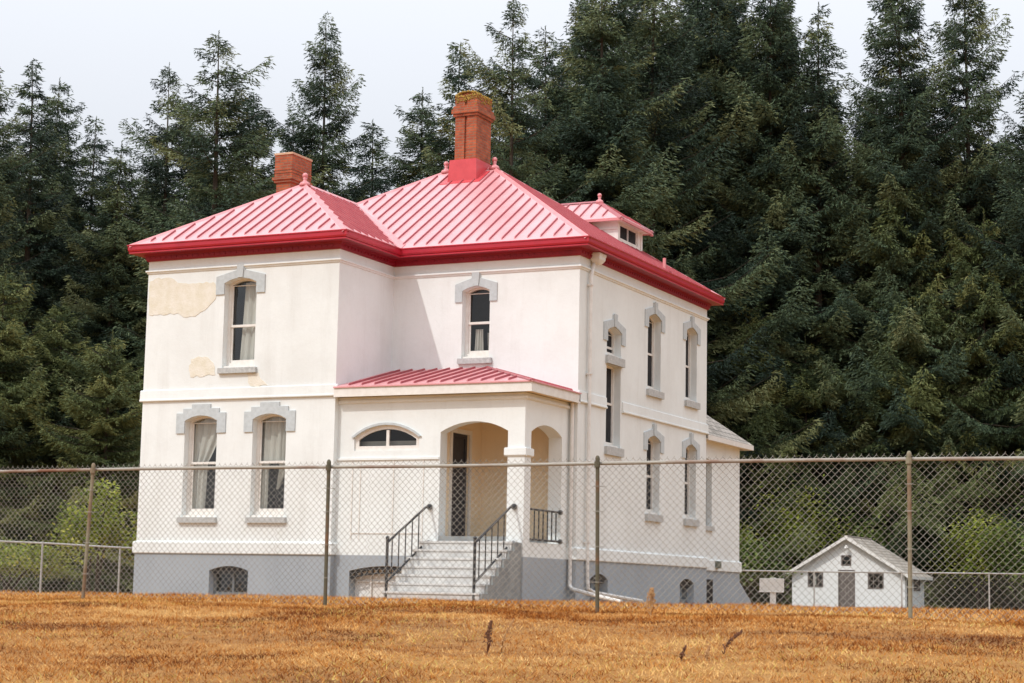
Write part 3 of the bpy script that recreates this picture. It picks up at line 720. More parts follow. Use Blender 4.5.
mx = N.new('ShaderNodeMix'); mx.data_type = 'RGBA'; mx.inputs[0].default_value = .45; L.new(r1.outputs[0], mx.inputs[6]); L.new(r2.outputs[0], mx.inputs[7])
# forest floor further back
sy = N.new('ShaderNodeSeparateXYZ'); L.new(tc.outputs['Object'], sy.inputs[0])
mr = N.new('ShaderNodeMapRange'); mr.inputs['From Min'].default_value = 40; mr.inputs['From Max'].default_value = 52; L.new(sy.outputs[1], mr.inputs[0])
m2 = N.new('ShaderNodeMix'); m2.data_type = 'RGBA'; L.new(mr.outputs[0], m2.inputs[0]); L.new(mx.outputs[2], m2.inputs[6]); m2.inputs[7].default_value = (.055,.05,.025,1)
L.new(m2.outputs[2], bs.inputs['Base Color'])
bp_ = N.new('ShaderNodeBump'); bp_.inputs['Strength'].default_value = .8; bp_.inputs['Distance'].default_value = .05; L.new(gnoise(22, (1,1,1), 8).outputs[0], bp_.inputs['Height']); L.new(bp_.outputs[0], bs.inputs['Normal'])
me.materials.append(gm)

# dry grass blades (nobody could count them)
rs_ = np.random.RandomState(4)
def vnoise(x, y, cell, seed):
    r = np.random.RandomState(seed); T = r.rand(64, 64)
    u, v = x/cell, y/cell; i, j = np.floor(u).astype(int), np.floor(v).astype(int); f, g = u-i, v-j
    f = f*f*(3-2*f); g = g*g*(3-2*g); i %= 64; j %= 64; a, b = (i+1)%64, (j+1)%64
    return (T[i,j]*(1-f)+T[a,j]*f)*(1-g) + (T[i,b]*(1-f)+T[a,b]*f)*g
def blades(n, x0, x1, y0, y1, hmin, hmax, wmin, wmax):
    x = rs_.uniform(x0, x1, n); y = rs_.uniform(y0, y1, n)
    pn = .55*vnoise(x, y, .9, 1)+.45*vnoise(x, y, .25, 2)          # clumps
    big = .5+2.8*(.40*vnoise(x+50, y*1.8+50, 1.3, 3)+.34*vnoise(x, y*2.4, .42, 7)+.26*vnoise(x, y*1.4, .11, 8)-.5)
    h = rs_.uniform(hmin, hmax, n)*(.45+1.1*pn); w = rs_.uniform(wmin, wmax, n)
    th = rs_.uniform(0, 2*np.pi, n); lean = rs_.uniform(.3, 2.2, n); la = rs_.uniform(0, 2*np.pi, n)
    z = gh(x, y) - .004
    a = np.stack([x-np.cos(th)*w, y-np.sin(th)*w, z], 1); b = np.stack([x+np.cos(th)*w, y+np.sin(th)*w, z], 1)
    c = np.stack([x+np.cos(la)*h*lean, y+np.sin(la)*h*lean, z+h], 1)
    tone = np.clip(-.01+.75*big+.18*pn+rs_.normal(0, .21, n), 0, .86)
    grn = rs_.rand(n) < .10*(vnoise(x, y, 1.1, 9) > .62)
    tone[grn] = 1.0
    return np.stack([a, b, c], 1).reshape(-1, 3), tone
parts = [blades(330000, 9.5, 33, -29.5, -20.2, .012, .042, .0022, .005), blades(45000, 6, 34, -20.2, -12, .04, .075, .004, .009),
         blades(30000, -8, 24, -12, 4, .04, .09, .006, .012)]
V_ = np.concatenate([p[0] for p in parts]); T_ = np.concatenate([p[1] for p in parts]); nf = len(T_)
me = bpy.data.meshes.new('dry_grass'); me.vertices.add(len(V_)); me.vertices.foreach_set('co', V_.ravel())
me.loops.add(nf*3); me.loops.foreach_set('vertex_index', np.arange(nf*3)); me.polygons.add(nf)
me.polygons.foreach_set('loop_start', np.arange(0, nf*3, 3)); me.update(calc_edges=True)
at = me.attributes.new('tone', 'FLOAT', 'FACE'); at.data.foreach_set('value', T_)
me.materials.append(GRASS); og = bpy.data.objects.new('dry_grass', me); COL.objects.link(og)
tag(og, 'short sun-scorched orange brown grass covering the rising ground below the fence', 'grass', kind='stuff')

# dry weeds standing in the lawn
def weed(x, y, h, lean, m, label, seed, fat=1.0):
    r = random.Random(seed); z = float(gh(x, y)); root = empty('dry_weed', (x, y, z)); tag(root, label, 'weed', 'dry weeds standing in the lawn')
    def p(t): return (x+lean[0]*t*t*h, y+lean[1]*t*t*h, z+h*t)
    b = B(); b.tube([p(t/5) for t in range(6)], [.004,.004,.0035,.003,.0025,.0015], 5); b.build('stem', m, root)
    b = B()
    for i in range(int(130*fat)):
        t = .35+.65*r.random()**.8; c = p(t); a = r.uniform(0, 6.28); q = r.uniform(0, .017)*(1.25-t)*1.6*fat
        b.ball((c[0]+q*math.cos(a), c[1]+q*math.sin(a), c[2]+r.uniform(-.01,.01)), r.uniform(.003,.006), nu=5, nv=3, sz=1.6)
    b.build('seed_head', m, root)
    b = B()
    for i in range(5):
        a = r.uniform(0, 6.28); l = h*.35*r.uniform(.5,1); c = p(.02+.05*i)
        d = (math.cos(a), math.sin(a)); s = (-d[1]*.006, d[0]*.006)
        b.face([(c[0]-s[0],c[1]-s[1],c[2]),(c[0]+s[0],c[1]+s[1],c[2]),(c[0]+d[0]*l*.6+s[0],c[1]+d[1]*l*.6+s[1],c[2]+l*.7),(c[0]+d[0]*l,c[1]+d[1]*l,c[2]+l*.45),(c[0]+d[0]*l*.6-s[0],c[1]+d[1]*l*.6-s[1],c[2]+l*.7)])
    b.build('leaf', m, root)
weed(21.98, -25.40, .235, (.10,.03), DOCK, 'dark brown seed stalk, tallest weed in the lawn, below the foot of the steps', 1, 1.5)
weed(22.05, -25.30, .25, (.35,.05), TAN, 'pale tan grass stalk leaning right, close beside the tallest dark stalk', 6, .5)
weed(21.80, -21.62, .27, (.02,0), TAN, 'pale tan feathery plume against the grey foundation of the house', 2, 2.8)
weed(23.53, -25.51, .10, (.30,0), DOCK, 'short dark weed, leftmost of the three at lower right of the lawn', 3, .8)
weed(23.69, -25.45, .09, (.2,0), TAN, 'short faint weed, middle of the three at lower right of the lawn', 4, .8)
weed(23.68, -25.05, .17, (.75,.1), DOCK, 'dark weed leaning far right, rightmost of the three at lower right', 5, .9)

# ------------------------------------------------------------------ chain link fences
def link_mesh(p, q, zb, zt, half, r, barb=.0):
    """woven diamond mesh between two ground points; zb / zt give its lower and upper edge"""
    p, q = np.array(p, float), np.array(q, float); Ln = np.linalg.norm(q-p); d = (q-p)/Ln; nrm = np.array([-d[1], d[0]])
    nw = int(Ln/half); segs = []
    for i in range(nw):
        zl = zb(p[0]+d[0]*i*half, p[1]+d[1]*i*half); K = int((zt - zl)/half)
        k = np.arange(K+1); s = half*(i + ((k+i) % 2)); o = np.where((k+i) % 2, .004, -.004)
        z = zt - (K-k)*half
        P = np.stack([p[0]+d[0]*s+nrm[0]*o, p[1]+d[1]*s+nrm[1]*o, z], 1)
        segs.append(np.stack([P[:-1], P[1:]], 1))
        if barb and (K+i) % 2 == 0:
            t = P[-1]; segs.append(np.array([[t, t+np.array([d[0]*.006, d[1]*.006, barb])]]))
    Sg = np.concatenate(segs); a, b = Sg[:,0], Sg[:,1]; D = b-a; D /= np.linalg.norm(D, axis=1)[:,None]
    u = np.cross(D, np.array([nrm[0], nrm[1], 0.])); u /= np.linalg.norm(u, axis=1)[:,None]; w = np.cross(D, u)
    V = []
    for e in (a, b):
        for th in (0, 2.094, 4.189): V.append(e + r*(np.cos(th)*u + np.sin(th)*w))
    V = np.stack(V, 1).reshape(-1, 3); n = len(Sg); base = np.arange(n)[:,None]*6
    F = np.concatenate([base+np.array([[0,1,4,3]]), base+np.array([[1,2,5,4]]), base+np.array([[2,0,3,5]])])
    return V, F
def np_mesh(name, V, F, m, parent):
    off = np.array(parent_loc(parent)); me = bpy.data.meshes.new(name)
    me.from_pydata((V-off).tolist(), [], F.tolist()); me.materials.append(m)
    o = bpy.data.objects.new(name, me); COL.objects.link(o); o.parent = parent; return o

FY = -20.5
fence = empty('chain_link_fence', (19, FY, -.97))
tag(fence, 'weathered chain link fence with rusty top rail crossing in front of the house', 'fence')
V_, F_ = link_mesh((2, FY+.035), (36, FY+.035), lambda x, y: float(gh(x, y))+.03, .535, .0362, .0023, .012)
np_mesh('chain_link_mesh', V_, F_, GALV, fence)
b = B()
xs = np.arange(2, 36.01, .5)
b.tube([(x, FY, .484+.006*math.sin(x*.9)) for x in xs], .0175, 10); b.build('top_rail', RAIL, fence, smooth=True)
for i, (x, tx, m) in enumerate(((5.2,0,POST),(8.3,.0,OLIVE),(11.4,.02,POST),(14.50,.06,POST),(17.69,-.01,OLIVE),(20.82,-.02,OLIVE),(23.94,.0,POST),(27.0,.0,POST),(30.1,.0,OLIVE),(33.2,.0,POST))):
    b = B(); z0 = float(gh(x, FY))-.1
    ty = .0
    b.tube([(x,FY-.045,z0),(x+tx,FY-.045-ty,.52)], .020, 10); 
    b.tube([(x+tx,FY-.045,.505),(x+tx,FY-.045,.53),(x+tx,FY-.045,.548),(x+tx,FY-.045,.56)], [.023,.024,.019,.010], 10)
    b.tube([(x+tx-.001,FY-.05,.44),(x+tx-.001,FY-.05,.50)], .030, 10)
    b.build('post', m, fence, smooth=False)
    for zz in (-.7,-.35,0,.25):
        b = B(); b.tube([(x+tx*.6-.04,FY+.03,zz),(x+tx*.6-.034,FY-.08,zz),(x+tx*.6+.036,FY-.08,zz),(x+tx*.6+.04,FY+.03,zz)], .0035, 5)
        b.build('tie_wire', GALV, fence)

def back_fence(name, pts, zt, spacing, label):
    root = empty(name, (pts[0][0], pts[0][1], -1.1)); tag(root, label, 'fence')
    b = B(); b.tube([(x, y, zt[i]) for i, (x, y) in enumerate(pts)], .03, 8); b.build('top_rail', GRAYRAIL, root)
    for i in range(len(pts)-1):
        (ax, ay), (bx_, by_) = pts[i], pts[i+1]; Ln = math.hypot(bx_-ax, by_-ay); n = max(1, round(Ln/spacing))
        for k in range(n + (i == len(pts)-2)):
            t = k/n; x, y = ax+(bx_-ax)*t, ay+(by_-ay)*t; z = zt[i]+(zt[i+1]-zt[i])*t
            pb = B(); pb.tube([(x,y,float(gh(x,y))-.1),(x,y,z+.05)], .032, 8); pb.build('post', GRAYRAIL, root)
        V1, F1 = link_mesh((ax,ay), (bx_,by_), lambda x, y: float(gh(x, y))+.04, min(zt[i],zt[i+1]), .036, .0009)
        np_mesh('chain_link_mesh', V1, F1, GALV, root)
back_fence('back_fence', [(-17.5,3.0),(-8.71,7.16),(-6.61,8.15),(-2.2,10.25)], [.62,.42,.33,.25], 2.32, 'low grey chain link fence running behind the left side of the house')
back_fence('back_fence', [(3.3,32.8),(6.99,34.6),(13.2,37.6),(21.9,41.8)], [.28,.30,.36,.44], 3.45, 'low grey chain link fence passing in front of the small shed')

# ------------------------------------------------------------------ small shed
shed = empty('shed', (2.75, 57.5, -1.15)); tag(shed, 'small white shed with a gabled grey shingle roof and a brown door', 'shed')
SY0, SY1, QX0, QX1, SE, SA = 55.1, 59.2, -.12, 5.64, .62, 2.36
gab = [(QX0,-1.4),(QX1,-1.4),(QX1,SE),((QX0+QX1)/2,SA),(QX0,SE)]
cxs = (QX0+QX1)/2
wL, wR, wU, wD = rect(.70,1.50,-.16,.62), rect(3.78,4.58,-.20,.60), rect(2.43,2.94,.94,1.46), rect(2.27,3.13,-1.12,.73)
s1, s2 = rect(55.5,56.3,-1.1,.35), rect(56.9,58.3,-.25,.40)
b = B(); b.flat([gab, wL, wR, wU, wD], front(SY0), 0)
for w in (wL, wR, wU, wD): b.rim(w, front(SY0), 0, .12)
b.flat([gab], front(SY1), 0); b.flat([rect(SY0,SY1,-1.4,SE), s1, s2], right(QX1), 0); b.flat([rect(SY0,SY1,-1.4,SE)], right(QX0), 0)
for w in (s1, s2): b.rim(w, right(QX1), 0, .12)
b.build('wall', SHEDW, shed)
def sashes(mp, w, nu, nv, name='window', m=SHEDD):
    (u0,z0),(u1,_),(_,z1),_ = w; root = empty(name, mp((u0+u1)/2, 0, z0), shed)
    b = B(); b.slab([w, rect(u0+.06,u1-.06,z0+.06,z1-.06)], mp, -.02, .1)
    for i in range(1, nu): u = u0+(u1-u0)*i/nu; b.mbox(mp, u-.015, u+.015, .04, .08, z0+.06, z1-.06)
    for i in range(1, nv): z = z0+(z1-z0)*i/nv; b.mbox(mp, u0+.06, u1-.06, .045, .075, z-.015, z+.015)
    b.build('sash', m, root)
    b = B(); b.flat([w], mp, .09); b.build('pane', GLASS, root)
sashes(front(SY0), wL, 3, 2); sashes(front(SY0), wR, 3, 2); sashes(front(SY0), wU, 1, 2); sashes(right(QX1), s2, 2, 1)
b = B(); b.mbox(front(SY0), .98, 1.10, .10, .115, -.05, .55); b.build('curtain', CURT, shed)
b = B(); b.slab([rect(2.27,3.13,-1.12,.73), rect(2.33,3.07,-1.11,.67)], front(SY0), -.025, .1)
for i in range(5): b.mbox(front(SY0), 2.335+.147*i, 2.335+.147*i+.142, .05, .09, -1.1, .665)
b.mbox(front(SY0), 2.335, 3.065, .03, .05, .1, .2); b.mbox(front(SY0), 2.335, 3.065, .03, .05, -.8, -.7)
dr = b.build('door', SHEDD, shed); b = B(); b.ball((2.42, SY0+.02, -.25), .035); b.build('handle', IRON, dr)
b = B(); b.slab([rect(55.55,56.25,-1.1,.3)], right(QX1), .08, .11); b.build('side_door', DARK, shed)
b = B(); b.box(.2, 5.3, SY0+.5, SY1-.4, -1.1, .5); b.build('dark_backing_box', DARK, shed)
ov, sl = .36, (SA-SE)/(cxs-QX0); fy, by = SY0-.32, SY1+.32
b = B()
for sg in (-1, 1):
    xe = cxs+sg*(cxs-QX0+ov); ze = SA-sl*(cxs-QX0+ov)+.06
    b.face([(xe,fy,ze),(xe,by,ze),(cxs,by,SA+.06),(cxs,fy,SA+.06)])
    b.face([(xe,fy,ze-.05),(xe,by,ze-.05),(cxs,by,SA+.01),(cxs,fy,SA+.01)])
b.box(cxs-.09, cxs+.09, fy, by, SA+.03, SA+.085)
b.build('roof', SHING, shed)
b = B()
for sg in (-1, 1):
    xe = cxs+sg*(cxs-QX0+ov); ze = SA-sl*(cxs-QX0+ov)+.06
    for yy in (fy-.035, by): b.slab([[(xe,ze-.17),(cxs,SA-.11),(cxs,SA+.065),(xe,ze+.005)]], front(yy), 0, .035, back=True)
    b.box(min(xe,xe+sg*.03), max(xe,xe+sg*.03), fy, by, ze-.15, ze)
b.build('barge_board', TRIM, shed)
b = B(); b.tube([(cxs,SY0,1.86),(cxs,SY0-.25,1.93)], .025, 6); b.tube([(cxs,SY0-.25,1.95),(cxs,SY0-.25,1.80)], [.05,.13], 10); b.build('gable_lamp', PIPE, shed)

# notice on a post beside the house
sg = empty('notice_board', (12.81, 10.6, -1.0)); tag(sg, 'blank white notice board on a short white post between the house and the shed', 'sign')
SD = front(10.6)
def rot_y(mp, c=12.81, a=.3): return lambda u, d, z: (c+(u-c)*math.cos(a)+d*math.sin(a), 10.6+(u-c)*math.sin(a)+d*math.cos(a), z)
rm = rot_y(SD)
b = B(); b.mbox(rm, 12.50, 13.13, -.02, .012, -.62, -.27); b.mbox(rm, 12.49, 13.14, -.035, -.021, -.64, -.615); b.build('board', SIGNM, sg, bevel=.006)
b = B(); b.mbox(rm, 12.755, 12.865, .013, .11, -1.2, -.25); b.build('post', SIGNM, sg, bevel=.006)

# ------------------------------------------------------------------ trees
def spruce(seed, H, R, base, kind):
    """kites of needles on drooping boughs; each bough has its own tone"""
    r = random.Random(seed); v, f, t = [], [], []
    def kite(p, d, ln, w, tone):
        d = d.normalized(); a = d.cross(Vector((r.uniform(-1,1), r.uniform(-1,1), r.uniform(-.3,1.2)))).normalized()*w
        n = len(v); m_ = p + d*ln*.4
        v.extend([tuple(p), tuple(m_+a), tuple(p+d*ln), tuple(m_-a)]); f.append((n,n+1,n+2,n+3)); t.append(tone)
    trunk = B()
    bend = (r.uniform(-.3,.3), r.uniform(-.3,.3))
    def ax(z): q = z/H; return Vector((bend[0]*math.sin(q*3.1), bend[1]*math.sin(q*2.7), z))
    r0 = H*.0125
    trunk.tube([ax(H*i/10) for i in range(11)], [max(.009, r0*(1-i/10.0)**.95) for i in range(11)], 9)
    z = base; lobes = [(r.uniform(0, 6.28), r.uniform(.7, 1.35)) for _ in range(int(H))]
    while z < H-.5:
        q = (z-base)/(H-base)
        if kind == 3: prof = (1-q)**.62*(.62+.38*min(1, q*6))
        elif kind == 1: prof = (1-q)**.60*(.7+.3*min(1, q*4))
        elif kind == 2: prof = (1-q)**.66*(.75+.25*min(1, q*4))
        else: prof = (1-q)**.72*(.8+.2*min(1, q*4))
        nb = max(4, int((8.5 if kind in (1,3) else 7.5)*(1-.35*q) + r.uniform(-1, 1.4)))
        a0 = r.uniform(0, 6.28)
        gap = kind == 2 and r.random() < .22
        for i in range(nb):
            if gap and r.random() < .75: continue
            ang = a0 + 6.283*i/nb + r.uniform(-.35,.35)
            prof_ = prof*min(1, (1-q)/.16)**.45
            la, lf = lobes[int(z) % len(lobes)]
            L_ = R*prof_*r.uniform(.5,1.15)*(1+.30*math.cos(ang-la)*lf) + .16
            if r.random() < (.16 if kind == 2 else .10): L_ *= r.uniform(1.15,1.5)
            rise = .55*(q-.42) if kind != 2 else .75*(q-.30)
            out = Vector((math.cos(ang), math.sin(ang), 0)); p0 = ax(z + r.uniform(-.38,.38)); tone = min(1, max(0, r.gauss(.40,.27)))
            def bp(s):
                k = s/L_; return p0 + out*s + Vector((0,0, s*rise - .18*L_*math.sin(k*2.6)*(1-q) + .16*L_*k*k*k))
            if L_ > .9: trunk.tube([bp(L_*k_/3) for k_ in range(4)], [.022+.007*L_,.018+.004*L_,.013,.006], 4, cap=False)
            side = Vector((-out.y, out.x, 0)); s = .03
            step = .105
            while s < L_:
                k = s/L_; c = bp(s); tl = min(1.35, .32+.60*(L_-s))*r.uniform(.7,1.1)
                for sg_ in (-1, 1):
                    dv = (out*r.uniform(.45,.95) + side*sg_*r.uniform(.6,1.1) + Vector((0,0,-.16-.12*(1-q)+r.uniform(-.16,.22))))
                    dv.normalize(); m2 = max(1, int(tl/.085))
                    for j in range(m2):
                        pp = c + dv*(tl*j/m2) + Vector((r.uniform(-.06,.06), r.uniform(-.06,.06), r.uniform(-.05,.05)-.10*(j/m2)))
                        tn = min(1, max(0, tone + .13*(k-.5) + r.gauss(0,.09)))
                        kite(pp, dv + Vector((r.uniform(-.5,.5), r.uniform(-.5,.5), r.uniform(-.6,.2))), r.uniform(.15,.29), r.uniform(.02,.038), tn)
                    for _q in range(r.randint(0,2)):     # hanging spray
                        kite(c + dv*tl*r.uniform(.2,.8), Vector((r.uniform(-.3,.3), r.uniform(-.3,.3), -1)), r.uniform(.16,.34), r.uniform(.016,.03), max(0, tone-.08))
                s += step*r.uniform(.8,1.2)
            e = bp(L_)
            for j in range(7): kite(e-out*.05*j, out + side*r.uniform(-.7,.7) + Vector((0,0,r.uniform(-.2,.45))), r.uniform(.16,.32), .028, min(1, tone+.12))
        z += (.98 if kind in (1,3) else .92)*(1.0-.50*q)*r.uniform(.8,1.25)
    tp = ax(H)
    for j in range(60): kite(tp - Vector((0,0,.024*j)), Vector((r.uniform(-.7,.7), r.uniform(-.7,.7), .8)), .10+.0035*j, .018, .5)
    return trunk, (v, f, t)
def crown_mesh(name, vft, m):
    v, f, t = vft; me = bpy.data.meshes.new(name); me.from_pydata(v, [], f); me.materials.append(m)
    a = me.attributes.new('tone', 'FLOAT', 'FACE'); a.data.foreach_set('value', t); return me
def trunk_mesh(tb):
    me = bpy.data.meshes.new('trunk'); me.from_pydata(tb.v, [], tb.f); me.materials.append(BARK); return me
PROTO = {}
for key, (seed, H, R, base, kind) in {(0,0):(21,28,4.8,2.0,0), (0,1):(22,28,4.8,1.5,0), (1,0):(23,30,6.2,1.0,1), (1,1):(24,30,6.2,1.0,1), (2,0):(25,30,6.0,2.5,2), (2,1):(26,30,6.0,2.5,2),
                                       (3,0):(27,17,6.0,.4,3), (3,1):(28,17,6.0,.4,3)}.items():
    tb, vft = spruce(seed, H, R, base, kind); print('proto', key, len(vft[1])); PROTO[key] = (trunk_mesh(tb), crown_mesh('crown', vft, OLIVESP if kind == 3 else SPRUCE), H, R)
rt = random.Random(9)
def plant_tree(x, y, h, kind, rad, label, group, var=None, name='spruce_tree'):
    tm, cm, H, R = PROTO[(kind, rt.randint(0,1) if var is None else var)]
    z = float(gh(x, y))-.1; root = empty(name, (x, y, z)); tag(root, label, 'tree', group)
    s = (h+.1)/H; w = rad/R; a = rt.uniform(0, 6.28)
    for nm, me in (('trunk', tm), ('crown', cm)):
        o = bpy.data.objects.new(nm, me); COL.objects.link(o); o.parent = root; o.scale = (w, w, s); o.rotation_euler = (0, 0, a)
    return root
TREES = [
  (-33.5, 31.8, 25.8, 2, 5.2, 'spruce cut by the left edge of the photo, side boughs poking into the sky'),
  (-36.9, 38.8, 27.9, 0, 5.0, 'slim spruce with a thin bare leader, the tallest of the clump at far left'),
  (-39.3, 44.2, 28.7, 1, 5.8, 'full spruce with a blunt bushy top, just right of the slim one at far left'),
  (-35.7, 43.0, 25.8, 0, 4.5, 'short narrow spruce on the right flank of the far left clump'),
  (-30.8, 39.0, 23.1, 1, 5.5, 'low pale green spruce filling the dip right of the far left clump'),
  (-29.8, 41.1, 27.7, 2, 5.0, 'ragged spruce leaning its boughs over the dip, left neighbour of the broad tall spruce'),
  (-25.1, 38.7, 28.2, 2, 6.5, 'broad tall spruce with long raised boughs, standing above the left end of the red roof'),
  (-26.9, 44.8, 26.8, 1, 4.8, 'dark spruce with hanging boughs between the broad tall spruce and the small chimney'),
  (-22.7, 45.1, 30.7, 2, 5.0, 'tall gappy spruce with an irregular narrow top, rising behind the small chimney'),
  (-28.7, 51.7, 27.5, 1, 5.0, 'dark spruce low behind the small chimney, left of the gappy one'),
  (-25.5, 55.4, 27.7, 0, 5.5, 'small even spruce alone in the gap of sky between the two chimneys'),
  (-19.2, 49.5, 27.5, 1, 5.5, 'spruce of middling height just left of the tall chimney top'),
  (-15.3, 46.7, 28.8, 0, 5.0, 'pointed spruce rising straight behind the tall chimney'),
  (-11.6, 44.8, 30.4, 2, 5.2, 'tall thin spruce right of the tall chimney, its tip at the top of the photo'),
  (-13.8, 53.7, 31.5, 0, 5.0, 'lower spruce in the notch of sky right of the tall thin one'),
  (-11.3, 55.4, 35.5, 1, 7.5, 'huge dense spruce at the left edge of the great dark mass, above the main ridge'),
  (-9.5, 59.3, 37.7, 2, 7.0, 'huge spruce with brownish cone laden boughs near the top of the photo'),
  (-8.6, 67.1, 40.8, 1, 7.5, 'huge dark spruce straight above the dormer and right gutter end'),
  (-4.6, 65.9, 38.6, 1, 7.0, 'huge spruce with dense dark crown, second from the right notch of sky'),
  (-2.0, 66.5, 35.3, 0, 5.8, 'spruce whose raised boughs edge the notch of sky at upper right'),
  (2.2, 68.0, 39.0, 1, 6.5, 'huge spruce right of the notch of sky, above the gable of the small shed'),
  (5.6, 70.7, 38.9, 2, 6.2, 'tall open spruce with level boughs against the sky near the right edge'),
  (10.2, 69.6, 31.3, 2, 6.2, 'spruce at the right edge of the photo, with gaps of sky through its crown'),
  (-5.0, 62.2, 17.5, 3, 5.4, 'young spruce with layered boughs close behind the right rear corner of the house'),
  (-2.0, 63.9, 15.1, 3, 5.2, 'young bright spruce behind and left of the shed, lower than its neighbours'),
  (2.8, 67.9, 26.3, 3, 6.8, 'broad bushy spruce with olive boughs standing behind the shed roof'),
  (7.2, 68.3, 22.5, 3, 6.2, 'bushy olive spruce right of the shed, below the open spruce'),
  (2.6, 66.1, 15.5, 3, 5.4, 'low spreading spruce just over the shed, between two taller bushy ones'),
  (-9.1, 56.5, 20.0, 3, 5.0, 'bushy spruce half hidden behind the dormer and right eave'),
  (-29.6, 33.1, 13.9, 3, 5.0, 'drooping bushy spruce low at far left, left of the house wall'),
  (-24.9, 31.2, 11.9, 3, 4.4, 'bushy spruce touching the left wall of the house'),
  (-30.6, 30.3, 14.9, 3, 5.0, 'bushy dark spruce low at the left edge of the photo'),
]
